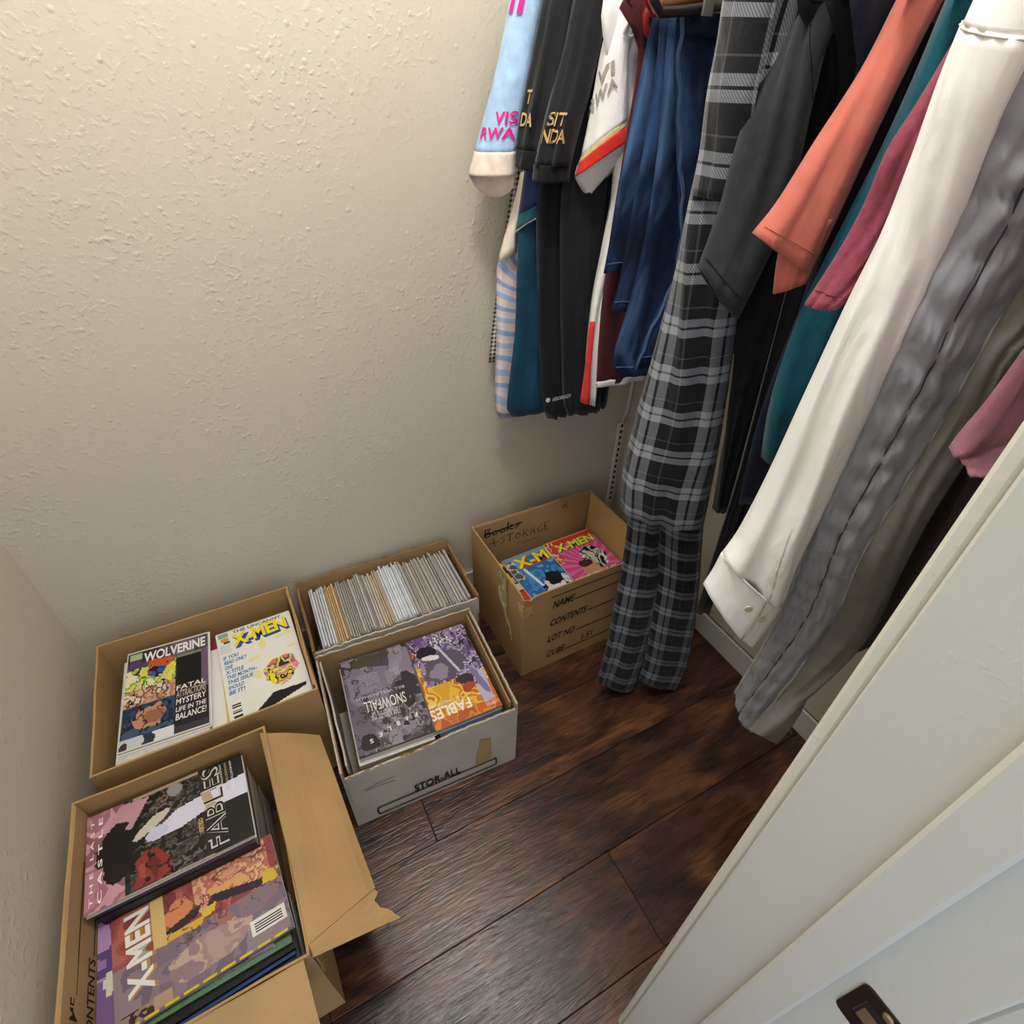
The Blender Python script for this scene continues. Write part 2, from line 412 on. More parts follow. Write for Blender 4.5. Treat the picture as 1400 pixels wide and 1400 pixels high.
# ------------------------------------------------------------------ cardboard boxes
def cardboard(name, color, rough=.85):
    m = mat(name, color, rough, .09, 9, .25, 420, .2); return m
CARD = cardboard('brown_cardboard', 'b08d60'); CARDIN = cardboard('brown_cardboard_inside', 'a98962')
CARDF = cardboard('brown_cardboard_flap', 'b99566'); KRAFT = cardboard('kraft_liner', 'a58560')
WCARD = mat('white_box_board', 'bdb4a3', .7, .08, 12, .15, 300, .25); WCARD2 = mat('white_box_board_clean', 'cbc8c0', .6, .06, 10, .1, 300, .25)
INK = mat('black_print', '2a2019', .8, .2); INK2 = mat('faint_marker', '5a4430', .9, .25, 80); MARK = mat('dark_marker', '2c2430', .8, .2)
TAPE = mat('brown_tape', 'b5996a', .25, .08, 20, 0, 1, .5); TAPE2 = mat('clear_tape', 'b7a97c', .18, .15, 40, .3, 60, .6)
def line3(pts, w, m, parent, n, name='printed_line'):
    """flat stroke along pts lying on a surface with normal n"""
    n = np.array(n, float); v = []; f = []
    pts = [np.array(p, float) for p in pts]
    for i, p in enumerate(pts):
        d = pts[min(i + 1, len(pts) - 1)] - pts[max(i - 1, 0)]; d /= np.linalg.norm(d) + 1e-9
        s_ = np.cross(n, d); v += [p - s_ * w / 2 + n * .0004, p + s_ * w / 2 + n * .0004]
    for i in range(len(pts) - 1): f.append((2 * i, 2 * i + 2, 2 * i + 3, 2 * i + 1))
    return obj(name, v, f, m, parent)
TH = .004
def box_shell(t, x0, x1, y0, y1, z1, mo, mi=None, torn=0, seed=0, warp=.002, z0=.0005, sides=('front', 'back', 'left', 'right'), hts=None, bites=None, nu=10, double=False):
    h = hts or {}; bt = bites or {}
    MB().box(x0 + TH, x1 - TH, y0 + TH, y1 - TH, z0, z0 + TH).build('box_bottom', mo, t)
    q = {}
    def mk(nm, a, b, n_in):
        zt = h.get(nm, z1)
        a0, b0 = (a[0], a[1], z0), (b[0], b[1], z0); a1, b1 = (a[0], a[1], zt), (b[0], b[1], zt)
        q[nm] = panel(nm + '_wall', a0, b0, b1, a1, TH, mo, t, nu, 5, warp, torn, seed + len(q) * 3.3, bt.get(nm))
        q[nm]['label'] = nm + ' wall of the box'
        if mi:
            o = np.array(n_in) * (TH * .5 + .0012)
            panel('liner', np.array(a0) + o + [0, 0, TH], np.array(b0) + o + [0, 0, TH], np.array(b1) + o - [0, 0, .003], np.array(a1) + o - [0, 0, .003], .0012, mi, q[nm], nu, 5, warp, 0, seed + (len(q) - 1) * 3.3, bt.get(nm))
    e = TH / 2
    mk('front', (x0, y0 + e), (x1, y0 + e), (0, 1, 0)); mk('back', (x1, y1 - e), (x0, y1 - e), (0, -1, 0))
    mk('left', (x0 + e, y1), (x0 + e, y0), (1, 0, 0)); mk('right', (x1 - e, y0), (x1 - e, y1), (-1, 0, 0))
    return q
# --- box in the back corner, printed NAME / CONTENTS / LOT NO / CUBE
t4 = thing('cardboard_box', (.70, .975, 0), 'brown cardboard box in the corner printed NAME CONTENTS LOT NO CUBE', 'box')
w4 = box_shell(t4, .492, .908, .815, 1.136, .321, CARD, None, .004, 1, warp=.0008, nu=24,
               bites={'front': lambda u: .05 * max(0, 1 - abs(u - .03) / .03), 'left': lambda u: .045 * max(0, 1 - (1 - u) / .05)})
panel('inner_flap', (.902, 1.122, .158), (.500, 1.122, .150), (.500, 1.129, .320), (.902, 1.129, .320), .0035, CARDIN, t4, 8, 4, .002, 0, 8)
panel('inner_flap', (.893, .823, .150), (.893, 1.115, .142), (.902, 1.118, .320), (.902, .823, .320), .0035, CARDF, t4, 8, 4, .002, 0, 9)
fr = lambda x, z, w, h, sh=0: (lambda u, v: np.array([x + w * u + sh * h * v, .815 - .0021, z + h * v]))
for s_, x, z, w, hgt in (('NAME', .578, .248, .066, .017), ('CONTENTS', .574, .177, .118, .017), ('LOT NO', .572, .109, .088, .017), ('CUBE', .572, .040, .060, .017), ('1.51', .690, .056, .036, .015)):
    text(s_, fr(x, z, w, hgt * 1.6, .16), INK, w4['front'], .02)
for x, z in ((.648, .252), (.700, .181), (.668, .113), (.636, .044)):
    MB().box(x, .885, .8124, .8132, z, z + .0028).build('printed_line', INK, w4['front'])
MB().box(.572, .885, .8124, .8132, .293, .2952).build('printed_line', INK, w4['front'])
# handwriting on the folded-in back flap
def scribble(strokes, x0, z0, sx, sz, y, w, m, parent):
    for st in strokes:
        line3([(x0 + a * sx, y - .0004, z0 + b * sz) for a, b in st], w, m, parent, (0, -1, 0), 'handwriting')
BK = [[(0, 0), (.02, 1), (.35, .95), (.3, .6), (.05, .5), (.4, .4), (.38, .05), (0, 0)], [(.8, .5), (.55, .3), (.7, 0), (.95, .1), (.95, .4), (.8, .5)],
      [(1.4, .5), (1.15, .3), (1.3, 0), (1.55, .1), (1.55, .4), (1.4, .5)], [(1.75, 0), (1.85, 1.1)], [(2.2, .7), (1.8, .35), (2.25, 0)], [(2.75, .6), (2.45, .5), (2.7, .25), (2.4, 0)], [(-.1, .35), (3.0, .5)]]
scribble(BK, .530, .272, .042, .03, 1.1215 + .0035, .0046, MARK, t4)
ST = [[(-.9, .5), (-.2, .5)], [(-.6, 1), (-.5, 0)], [(.45, .9), (.05, .8), (.4, .45), (.0, 0)], [(.6, .9), (1.2, .95)], [(.9, .95), (.85, 0)], [(1.6, .8), (1.35, .4), (1.6, 0), (1.85, .4), (1.6, .8)],
      [(2.1, 0), (2.15, .9), (2.5, .8), (2.2, .5), (2.55, 0)], [(2.75, 0), (3.0, 1), (3.2, 0)], [(2.85, .4), (3.15, .4)], [(3.8, .8), (3.45, .5), (3.6, 0), (3.85, .1), (3.85, .35)], [(4.5, .9), (4.1, .9), (4.1, 0), (4.5, 0)], [(4.1, .45), (4.4, .45)]]
scribble(ST, .580, .226, .038, .034, 1.1208 + .0025, .0030, INK2, t4)
scribble([[(0, .5), (.3, .9), (.2, .1), (.5, .6), (.8, .2), (1.1, .5), (1.4, .3), (2.2, .45)]], .635, .198, .035, .022, 1.1198 + .0025, .0018, INK2, t4)
scribble([[(0, .2), (.4, .9), (.5, .4), (0, .2)], [(.2, .5), (1.4, -1.2)], [(1.2, -.3), (1.5, -.7), (1.1, -1.4)]], .80, .285, .035, .03, 1.1242 + .0025, .0022, INK2, t4)
# clear tape on its left wall, hanging in crumpled strands, and the torn corner patch
panel('packing_tape', (.4885, .955, .215), (.4885, .900, .205), (.4885, .905, .318), (.4885, .955, .318), .0006, TAPE2, t4, 8, 6, .004, .1, 4)
for q, (ya, za, yb, zb) in enumerate(((.950, .25, .905, .13), (.935, .24, .880, .12), (.915, .22, .872, .10))):
    MB().tube([(.4885 - .003 * math.sin(i), ya + (yb - ya) * i / 6 + .003 * math.sin(i * 2 + q), za + (zb - za) * i / 6) for i in range(7)], .0014, 5).build('tape_strand', TAPE2, t4)
panel('torn_patch', (.4895, .835, .255), (.4895, .8135, .250), (.4895, .8135, .300), (.4895, .845, .295), .0012, CARDF, t4, 5, 4, .003, .3, 2)
panel('torn_patch', (.4905, .8125, .250), (.520, .8125, .262), (.512, .8125, .292), (.4905, .8125, .300), .0012, CARDF, t4, 5, 4, .003, .3, 3)
# --- box against the back wall on the left
t2 = thing('cardboard_box', (-.235, .96, 0), 'brown cardboard box by the back wall holding two stacks of comics', 'box')
w2 = box_shell(t2, -.445, -.026, .795, 1.133, .321, CARD, None, .002, 20, nu=12)
panel('inner_flap', (-.036, .815, .16), (-.036, 1.115, .16), (-.0315, 1.118, .3205), (-.0315, .81, .3205), .0035, CARDIN, t2, 8, 4, .003, 0, 12)
# --- foreground box with a flap hanging out
t1 = thing('cardboard_box', (-.305, .555, 0), 'brown cardboard box nearest the camera with a bent flap hanging out', 'box')
w1 = box_shell(t1, -.470, -.140, .340, .757, .321, CARD, None, .003, 30, nu=14, hts={'front': .318})
panel('inner_flap', (-.458, .745, .165), (-.458, .355, .165), (-.4640, .350, .3205), (-.4640, .75, .3205), .0035, CARDIN, t1, 8, 4, .002, 0, 14)
fl1 = panel('side_flap', (-.139, .352, .322), (-.150, .745, .322), (-.050, .742, .235), (-.030, .400, .262), .004, CARDF, t1, 14, 8, .004, 0, 15)
fl1['label'] = 'long flap folded outward over the right wall'
panel('flap_end', (-.136, .335, .318), (-.139, .3515, .322), (-.030, .3995, .262), (-.004, .345, .243), .004, CARDF, t1, 8, 4, .003, .2, 16)
panel('front_flap', (-.150, .3375, .3195), (-.455, .3375, .3195), (-.450, .235, .215), (-.155, .240, .222), .004, CARDF, t1, 10, 5, .003, .0, 17)
panel('torn_patch', (-.1375, .345, .20), (-.1375, .40, .215), (-.1375, .385, .305), (-.1375, .342, .31), .0015, CARDF, t1, 6, 5, .004, .3, 18)
lf = lambda y, z, w, h: (lambda u, v: np.array([-.4620 + (z + h * (1 - v) - .165) * 0 - (.0058 * ((z + h * v) - .165) / .1555) + .0062, y + w * u, z + h * v]))
text('NAME', lambda u, v: np.array([-.4555 - .006 * ((.297 - .016 * (1 - v)) - .165) / .1555, .395 + .062 * (u), .278 + .022 * v]), INK, t1, .012)
text('CONTENTS', lambda u, v: np.array([-.4555 - .006 * ((.25 - .016 * (1 - v)) - .165) / .1555, .405 + .115 * u, .231 + .022 * v]), INK, t1, .012)
for ya, yb, z in ((.462, .66, .283), (.525, .64, .236)):
    MB().box(-.4560 - .006 * (z - .165) / .1555, -.4553 - .006 * (z - .165) / .1555, ya, yb, z, z + .0016).build('printed_line', INK, t1)
# --- white box of filed comics at the back
tb = thing('comic_storage_box', (.205, 1.0625, 0), 'white cardboard box with a torn brown rim full of filed comics', 'box')
wb = box_shell(tb, -.012, .425, .945, 1.180, .262, WCARD2, KRAFT, .035, 40, nu=40, hts={'back': .275, 'front': .25})
RIM = mat('torn_brown_rim', '94704a', .9, .25, 60, .3, 200)
for k_ in ('back', 'left', 'right'): wb[k_].data.materials[0] = RIM
# --- white STOR-ALL box in front
ts = thing('storage_box', (.17, .765, 0), 'white cardboard storage box printed STOR-ALL with two stacks of paperbacks', 'box')
ws = box_shell(ts, -.027, .370, .612, .918, .250, WCARD, KRAFT, .02, 50, warp=.0008, nu=40, hts={'front': .232, 'back': .256},
               bites={'front': lambda u: .055 * max(0, min(1, (.62 - u) * 6)) * (1 if u < .62 else 0) + .02 * abs(noise.noise(Vector((u * 30, 3, 1)))) })
panel('inner_flap', (.357, .625, .03), (.357, .905, .03), (.357, .905, .246), (.357, .625, .243), .004, KRAFT, ts, 8, 5, .002, 0, 52)
panel('inner_flap', (-.013, .905, .03), (-.013, .625, .03), (-.010, .625, .245), (-.017, .905, .247), .004, WCARD, ts, 8, 5, .003, .02, 53)
hh_ = thing  # (no-op alias kept simple)
v = [(.3515, a, b) for a, b in rr(.690, .795, .186, .216, .013)]
obj('hand_hole_flap', v, [tuple(range(len(v)))], CARDF, ts)
text('STOR-ALL', lambda u, v: np.array([.112 + .112 * u, .6085, .051 + .032 * v]), INK, ws['front'], .025)
o_ = rr(.022, .318, .016, .052, .009); n = len(o_); i_ = rr(.0252, .3148, .0205, .0475, .006)
# printed frame, broken where the lettering sits on its upper line
v = [(a, .6088, b) for a, b in o_] + [(a, .6088, b) for a, b in i_]
f = [(k, n + k, n + (k + 1) % n, (k + 1) % n) for k in range(n)]
# shift the frame down a little so that the lettering sits on top of it
obj('printed_frame', v, f, INK, ws['front'])
panel('brown_tape', (.262, .6088, .056), (.304, .6088, .054), (.302, .6088, .160), (.276, .6088, .165), .0006, TAPE, ts, 3, 4, .0008, .1, 3)
for za, zb in ((.150, .158), (.146, .140)):
    line3([(.010, .6093, za), (.035, .6093, (za + zb) / 2 + .004), (.075, .6093, zb)], .0016, INK, ts, (0, -1, 0), 'scratch')
TORN = [mat('torn_yellow', 'c9a24a', .8, .2), mat('torn_tan', 'b08a52', .85, .2)]
for q in range(9):
    x = -.015 + q * .026 + random.uniform(-.004, .004)
    panel('torn_edge', (x, .6165, .205), (x + .024, .6165, .205), (x + .022, .613, .2215 + random.uniform(-.004, .008)), (x + .002, .613, .221 + random.uniform(-.004, .006)), .001, TORN[q % 2], ts, 4, 3, .003, .3, q)

# ------------------------------------------------------------------ comics
PAGE = mat('page_edges', 'd8d2c2', .85, .12, 60, .2, 800, .2, 0, (1, 1, 40)); BOARD = mat('backing_board', 'e9e7e0', .5, .04)
PVC = mat('cover_gloss_white', 'eceae4', .3, .03)
CMAT = bpy.data.materials.new('printed_cover'); CMAT.use_nodes = True
_N, _K = nt(CMAT); _b = _N['Principled BSDF']; _b.inputs['Roughness'].default_value = .32; _b.inputs['Specular IOR Level'].default_value = .4
_a = _N.new('ShaderNodeAttribute'); _a.attribute_name = 'print'; _K.new(_a.outputs['Color'], _b.inputs['Base Color'])

def fbm(u, v, sx, sy, seed, octv=4):
    g = np.random.default_rng(seed); out = np.zeros_like(u); amp = 1; tot = 0
    for k in range(octv):
        n = 64; T = g.random((n, n)); x = u * sx * 2**k + g.random() * 20; y = v * sy * 2**k + g.random() * 20
        x0 = np.floor(x).astype(int); y0 = np.floor(y).astype(int); fx = x - x0; fy = y - y0
        fx = fx * fx * (3 - 2 * fx); fy = fy * fy * (3 - 2 * fy)
        a = T[x0 % n, y0 % n] * (1 - fx) + T[(x0 + 1) % n, y0 % n] * fx; b = T[x0 % n, (y0 + 1) % n] * (1 - fx) + T[(x0 + 1) % n, (y0 + 1) % n] * fx
        out += amp * (a * (1 - fy) + b * fy); tot += amp; amp *= .55
    return out / tot
class Art:
    def __init__(s, nx, ny, base, w, h):
        s.nx, s.ny = nx, ny
        s.u, s.v = np.meshgrid((np.arange(nx) + .5) / nx, (np.arange(ny) + .5) / ny)
        s.c = np.zeros((ny, nx, 3)); s.c[:] = hexc(base); s.asp = h / w
    def fill(s, mask, col, a=1.0):
        m = np.asarray(mask, float)[..., None] * a; s.c = s.c * (1 - m) + np.array(hexc(col)) * m; return s
    def rect(s, u0, v0, u1, v1, col, a=1.0): return s.fill((s.u > u0) & (s.u < u1) & (s.v > v0) & (s.v < v1), col, a)
    def poly(s, pts, col, a=1.0):
        inside = np.zeros(s.u.shape, bool); j = len(pts) - 1
        for i in range(len(pts)):
            xi, yi = pts[i]; xj, yj = pts[j]
            c = ((yi > s.v) != (yj > s.v)) & (s.u < (xj - xi) * (s.v - yi) / (yj - yi + 1e-12) + xi); inside ^= c; j = i
        return s.fill(inside, col, a)
    def blob(s, cu, cv, ru, rv, col, a=1.0, rot=0.0, rag=.0, seed=1):
        du = s.u - cu; dv = (s.v - cv) * s.asp; c, k = math.cos(rot), math.sin(rot); x = (du * c + dv * k) / ru; y = (-du * k + dv * c) / (rv * s.asp)
        d = np.sqrt(x * x + y * y)
        if rag: d = d + (fbm(s.u, s.v, 9, 12, seed) - .5) * rag * 2
        return s.fill(d < 1, col, a)
    def patches(s, region, cols, sx, sy, seed):
        n = fbm(s.u, s.v, sx, sy, seed, 3); q = np.argsort(np.argsort(n[region])) / max(1, region.sum()); k = np.minimum((q * len(cols)).astype(int), len(cols) - 1)
        pal = np.array([hexc(c) for c in cols]); s.c[region] = pal[k]; return s
    def ink(s, region, sx, sy, seed, col='111114', w=.035, a=1.0):
        n = fbm(s.u, s.v, sx, sy, seed, 3); return s.fill(region & (abs(n - .5) < w), col, a)
    def barcode(s, u0, v0, u1, v1, vert=True, k=14):
        s.rect(u0, v0, u1, v1, 'e8e6e0'); q = (s.v - v0) / (v1 - v0) if vert else (s.u - u0) / (u1 - u0)
        g = np.random.default_rng(3).random(k) > .45; idx = np.clip((q * k).astype(int), 0, k - 1)
        m = .12; inn = (s.u > u0 + (u1 - u0) * m) & (s.u < u1 - (u1 - u0) * m) & (s.v > v0 + (v1 - v0) * m) & (s.v < v1 - (v1 - v0) * m)
        return s.fill(inn & g[idx], '1c1c1e')

class Book:
    """one comic or paperback: pages + printed cover (+ lettering). dirs U (reading right) and V (towards the top of the cover)"""
    def __init__(s, name, label, cat, cx, cy, zt, th, w, h, ang, tilt=(0, 0), board=None, group=None):
        s.w, s.h, s.th = w, h, th; a = math.radians(ang)
        s.U = np.array([math.cos(a), math.sin(a), tilt[0]]); s.V = np.array([-math.sin(a), math.cos(a), tilt[1]])
        s.c = np.array([cx, cy, zt]); s.t = thing(name, (cx, cy, zt - th), label, cat, group)
        def blk(nm, g, z0, z1, m):
            v = [s.P(i, j, 0) + np.array([0, 0, z]) for z in (z0, z1) for i, j in ((-g, -g), (1 + g, -g), (1 + g, 1 + g), (-g, 1 + g))]
            obj(nm, v, [(3, 2, 1, 0), (4, 5, 6, 7), (0, 1, 5, 4), (1, 2, 6, 5), (2, 3, 7, 6), (3, 0, 4, 7)], m, s.t)
        blk('pages', -.006, -th + .0003, -.0009, PAGE)
        if board: blk('backing_board', board, -th, -th + .0008, BOARD)
        blk('back_cover', 0, -th + (.0008 if board else 0), -th + (.0013 if board else .0005), PVC)
    def P(s, u, v, off=.0):
        return s.c + s.U * (u - .5) * s.w + s.V * (v - .5) * s.h + np.array([0, 0, off])
    def cover(s, art, curl=0.0):
        nx, ny = art.nx, art.ny; V = []; F = []
        for j in range(ny + 1):
            for i in range(nx + 1):
                u, v = i / nx, j / ny; V.append(s.P(u, v, curl * (u - .5) ** 2))
        for j in range(ny):
            for i in range(nx):
                a = j * (nx + 1) + i; F.append((a, a + 1, a + nx + 2, a + nx + 1))
        # folded-down rim gives the cover sheet its thickness
        k = len(V); rim = [i for i in range(nx + 1)] + [(j + 1) * (nx + 1) - 1 for j in range(1, ny + 1)] + [ny * (nx + 1) + i for i in range(nx - 1, -1, -1)] + [j * (nx + 1) for j in range(ny - 1, 0, -1)]
        for r_ in rim: V.append(np.array(V[r_]) - [0, 0, .0009])
        n = len(rim); RF = [(rim[q], k + q, k + (q + 1) % n, rim[(q + 1) % n]) for q in range(n)]
        o = obj('cover', V, F + RF, CMAT, s.t)
        at_ = o.data.color_attributes.new('print', 'FLOAT_COLOR', 'CORNER')
        c = lin(np.clip(art.c, 0, 1)).reshape(-1, 3); c4 = np.c_[c, np.ones(len(c))]; cc = np.repeat(c4, 4, axis=0)
        rc = np.array([lin(hexc('d5d0c6')).tolist() + [1]] * (4 * n)); at_.data.foreach_set('color', np.vstack([cc, rc]).astype(np.float32).ravel())
        s.cov = o; return s
    def txt(s, string, u0, v0, u1, v1, m, bold=0.0, shear=0.0, arc=0.0, rise=0.0, off=.0003):
        text(string, lambda a, b: s.P(u0 + (u1 - u0) * a + shear * b * (v1 - v0), v0 + (v1 - v0) * b + rise * a + arc * (a - .5) ** 2, off), m, s.cov, bold)
        return s
def flat(name, c, r=.4): return mat('ink_' + name, c, r, .02)
IW, IK, IY, IB, IR = flat('white', 'efece6'), flat('black', '17161a'), flat('yellow', 'f3d91c'), flat('blue', '2f78b5'), flat('red', 'c8353a')
INAVY, IGREY, ITAN, IORN, IPALE = flat('navy', '27509a'), flat('grey', '8a8890'), flat('tan', 'd8b978'), flat('orange', 'e8a23a'), flat('pale', 'cfc8d6')

# --- left stack in the box by the wall
b = Book('comic_book', 'bagged comic titled WOLVERINE with a black square on its cover', 'comic', -.318, .972, .290, .005, .170, .262, -4.0, (0, 0), .012)
A = Art(84, 130, '3b3440', .170, .262); u, v = A.u, A.v
A.patches(v > .80, ['2d2733', '4a4250', '6d5a74'], 5, 5, 1)
A.rect(.03, .90, .18, .97, 'a9c08c'); A.rect(.03, .80, .18, .90, '5a3470'); A.rect(.02, .75, .24, .80, 'c9c6cf')
L = (u < .60)
A.patches(L & (v > .56) & (v < .80), ['d8cf3a', 'c6cf8a', 'e9dc46', '8fae5a', 'e3e0b0'], 6, 7, 2)
A.blob(.42, .80, .16, .05, 'c5542f', 1, -.2, .4, 3); A.blob(.36, .71, .12, .045, '2b57a8', 1, .3, .3, 4); A.blob(.30, .74, .05, .03, 'c22f45', 1, 0, .3, 5)
A.patches(L & (v > .38) & (v < .57), ['c99a7c', 'b07e66', 'd9b79b', '8e6350', 'e2cbb6'], 7, 8, 6)
A.patches(L & (v > .09) & (v <= .40), ['22344e', '2f4663', '182538', '3d5674'], 5, 5, 7)
A.blob(.33, .27, .20, .10, 'c08a6e', 1, .2, .5, 8); A.blob(.36, .26, .13, .06, '9c6450', 1, .1, .6, 9)
A.patches(L & (v < .11), ['dfe0e2', '2c3440', 'c9ccd0'], 4, 5, 10)
A.ink(L & (v < .8) & (v > .1), 8, 9, 11, '15141a', .022)
A.rect(.60, .08, 1, .80, '201d24'); A.rect(.90, .40, .99, .82, '6b5570'); A.rect(.62, .49, .90, .79, '0e0e10'); A.rect(.61, .79, .91, .815, '7d8a6a')
A.rect(0, .985, 1, 1, 'd5d2cc'); A.rect(.985, 0, 1, 1, 'cfccc8'); A.rect(0, 0, .012, 1, 'd0cdc8'); A.rect(0, 0, 1, .012, 'd0cdc8')
b.cover(A); b.txt('WOLVERINE', .20, .845, .96, .955, IW, .03)
for s_, v0, hh2 in (('FATAL', .432, .048), ('ATTRACTIONS', .355, .07), ('MYSTERY', .285, .058), ('LIFE IN THE', .215, .045), ('BALANCE!', .135, .062)):
    b.txt(s_, .61, v0, .955, v0 + hh2, IW if s_ != 'ATTRACTIONS' else flat('paleT', 'c9b9a2'), .01, .08)
# sheet between the stacks: white cover with red
b = Book('comic_book', 'white comic with a red splash lying between the two stacks', 'comic', -.247, .955, .266, .006, .170, .262, 1.5, (0, 0), .004)
A = Art(40, 60, 'e9e8e6', .170, .262); A.rect(0, .88, 1, 1, '8d3238'); A.blob(.90, .62, .12, .10, 'c82a36', 1, 0, .5, 21); A.blob(.92, .60, .05, .03, 'ecdcd8', 1, 0, .5, 22); b.cover(A)
# --- right stack
b = Book('comic_book', 'white comic titled THE UNCANNY X-MEN in yellow lettering', 'comic', -.124, .953, .284, .005, .170, .262, 1.0, (0, 0), .008)
A = Art(84, 130, 'e6e4dc', .170, .262); u, v = A.u, A.v
A.rect(.02, .93, .16, .985, '86a6a0'); A.blob(.10, .90, .055, .028, 'd9953c', 1, 0, .3, 31); A.blob(.13, .865, .05, .015, '3a3a3c', 1, 0, .3, 32); A.rect(.02, .74, .17, .835, 'd3d6d6')
for cu, cv, ru, rv, ro in ((.55, .71, .05, .05, 0), (.80, .73, .07, .015, .2), (.90, .76, .03, .06, .5), (.42, .57, .08, .02, .1), (.42, .38, .05, .05, 0), (.90, .57, .06, .015, 0)):
    A.blob(cu, cv, ru, rv, 'e4da7c', .75, ro, .3, int(cu * 100))
# colour splash in the lower right of the cover
g = (((u - .70) / .24) ** 2 + ((v - .34) / .17) ** 2 + (fbm(u, v, 5, 7, 33) - .5) * 1.6) < .8
A.patches(g & (v < .38), ['e9da2a', '1c1b1e', 'd9c72a', 'b06ab0', 'e7dd3c', 'd98aa0'], 6, 7, 34); A.patches(g & (v >= .38), ['d97a3a', '2c4f94', 'e39a62', 'e3d52e', '2a2a2c'], 6, 7, 35)
A.poly([(.28, .0), (.55, .14), (.95, .12), (.95, .09), (.55, .02), (.4, 0)], '151416')
A.barcode(.03, .01, .17, .19, True, 16); A.rect(.0, .985, 1, 1, 'dad8d0')
b.cover(A); b.txt('THE UNCANNY', .22, .945, .88, .98, IK, .015)
b.txt('X-MEN', .215, .755, .955, .90, INAVY, .075, -.12, 0, .02); b.txt('X-MEN', .195, .785, .935, .93, IY, .045, -.12, 0, .02, .0006)
for q, s_ in enumerate(('IF YOU', 'READ ONLY', 'ONE', 'X-TITLE', 'THIS MONTH--', 'THIS ISSUE', 'SHOULD', 'BE IT!')):
    b.txt(s_, .04, .665 - q * .056, .04 + .032 * len(s_), .708 - q * .056, IB, .03, .25)
# --- foreground box: two rows, covers turned so that the lettering reads away from the camera
b = Book('paperback', 'dark paperback titled FABLES with a pale streak across the cover', 'book', -.326, .655, .286, .010, .172, .262, 91.0, (0, 0))
A = Art(84, 130, '2a2624', .172, .262); u, v = A.u, A.v      # u runs away from the camera, v runs towards the left wall
A.patches((v < .75) & (v > .30), ['1d1b1a', '3a3630', '55504a', '2a2623', '6d6459', '171615'], 9, 12, 41); A.ink(v > .3, 10, 13, 42, '0f0e0e', .05)
A.rect(0, 0, 1, .24, '1b1b1a'); A.patches(v > .78, ['b4808a', 'a06a76', 'c795a0', '8d5c68'], 3, 4, 43)
A.poly([(.50, .80), (.95, .62), (.98, .80), (.7, .9)], 'bd8f98'); A.blob(.52, .80, .22, .13, '171313', 1, .3, .5, 44); A.poly([(.02, .52), (.16, .50), (.34, .58), (.37, .66), (.28, .72), (.16, .70), (.02, .74)], '8a3430'); A.poly([(.02, .60), (.20, .57), (.34, .63), (.18, .64)], '6a2824'); A.poly([(.10, .66), (.26, .66), (.24, .70), (.12, .69)], 'a04a3c'); A.ink((u < .4) & (v > .5) & (v < .76), 7, 8, 46, '241414', .03)
A.blob(.26, .82, .10, .08, '161414', 1, 0, .5, 47); A.blob(.63, .60, .055, .13, 'c9bfae', 1, .5, .3, 48)
A.poly([(.50, .0), (.74, .0), (.70, .24), (.60, .27), (.50, .24)], 'd6d6e6'); A.poly([(.44, .56), (.52, .60), (.66, .46), (.70, .27), (.52, .25), (.44, .44)], 'd2d2e2'); A.blob(.50, .58, .075, .07, 'c4c6dc', 1, .2, .15, 49)
A.poly([(.48, .27), (.73, .30), (.72, .24), (.50, .20)], 'b79f86'); A.blob(.90, .46, .07, .05, '8f8d8a', 1, 0, .2, 50); A.rect(.96, .3, 1, .72, 'a8907a')
A.rect(0, .25, .012, .8, 'a89a84')
b.cover(A)
def outline(b, s_, u0, v0, u1, v1, w=.012):
    b.txt(s_, u0, v0, u1, v1, flat('silver', 'cfcabc'), .022); b.txt(s_, u0, v0, u1, v1, flat('nearblack', '1d1c1c'), -.012, off=.0006)
A.ink((v < .3) & (u > .0), 5, 6, 146, '33332f', .03)
outline(b, 'FABLES', .04, .155, .985, .285)
b.txt('T H E   L A S T', .06, .955, .94, .975, IW, .01); b.txt('C A S T L E', .06, .905, .94, .930, IW, .02)
for q in range(3): b.txt('BILL WILLINGHAM', .62, .075 + q * .035, .96, .09 + q * .035, ITAN if q == 1 else IW, 0)
b.txt('VERTIGO', .28, .30, .44, .33, ITAN, .02)
# front row
b = Book('comic_book', 'mauve and red comic titled X-MEN in white lettering, nearest the camera', 'comic', -.302, .492, .236, .006, .170, .262, 94.0, (-.02, -.02))
A = Art(84, 130, '8a7480', .170, .262); u, v = A.u, A.v
A.patches(u > .52, ['9a4a48', 'a85652', 'b56a5e', '8a4448'], 3, 4, 51); A.patches(u <= .52, ['82707e', '8d7c86', '77667a', '93848a'], 3, 4, 52)
A.patches((u > .62) & (v < .52) & (v > .05), ['d9a07a', 'c9806a', 'e3b88a', 'c27264', 'dca872'], 6, 8, 53); A.blob(.72, .62, .13, .08, 'd98a5c', 1, 0, .35, 54)
A.patches((u > .30) & (u < .52) & (v < .42), ['857584', '94727a', '7d6e80', 'a0706c'], 5, 4, 55); A.patches(((u - .25) / .18) ** 2 + ((v - .48) / .26) ** 2 + (fbm(u, v, 6, 8, 56) - .5) < .8, ['b59a92', 'a88a88', 'c4a898', '9a7f84'], 7, 8, 57)
A.poly([(.52, .10), (.60, .10), (.72, .42), (.64, .46)], '332733'); A.poly([(.52, .02), (.64, .0), (.66, .10), (.54, .12)], 'd9b93c'); A.poly([(.56, .42), (.64, .40), (.62, .50), (.54, .48)], 'd9b93c')
A.poly([(.60, .52), (.70, .48), (.62, .70), (.55, .70)], '332733'); A.poly([(.50, .50), (.57, .48), (.58, .74), (.52, .74)], 'd9b040'); A.ink((u > .4) & (v < .75), 6, 8, 58, '5a3a3c', .02, .7)
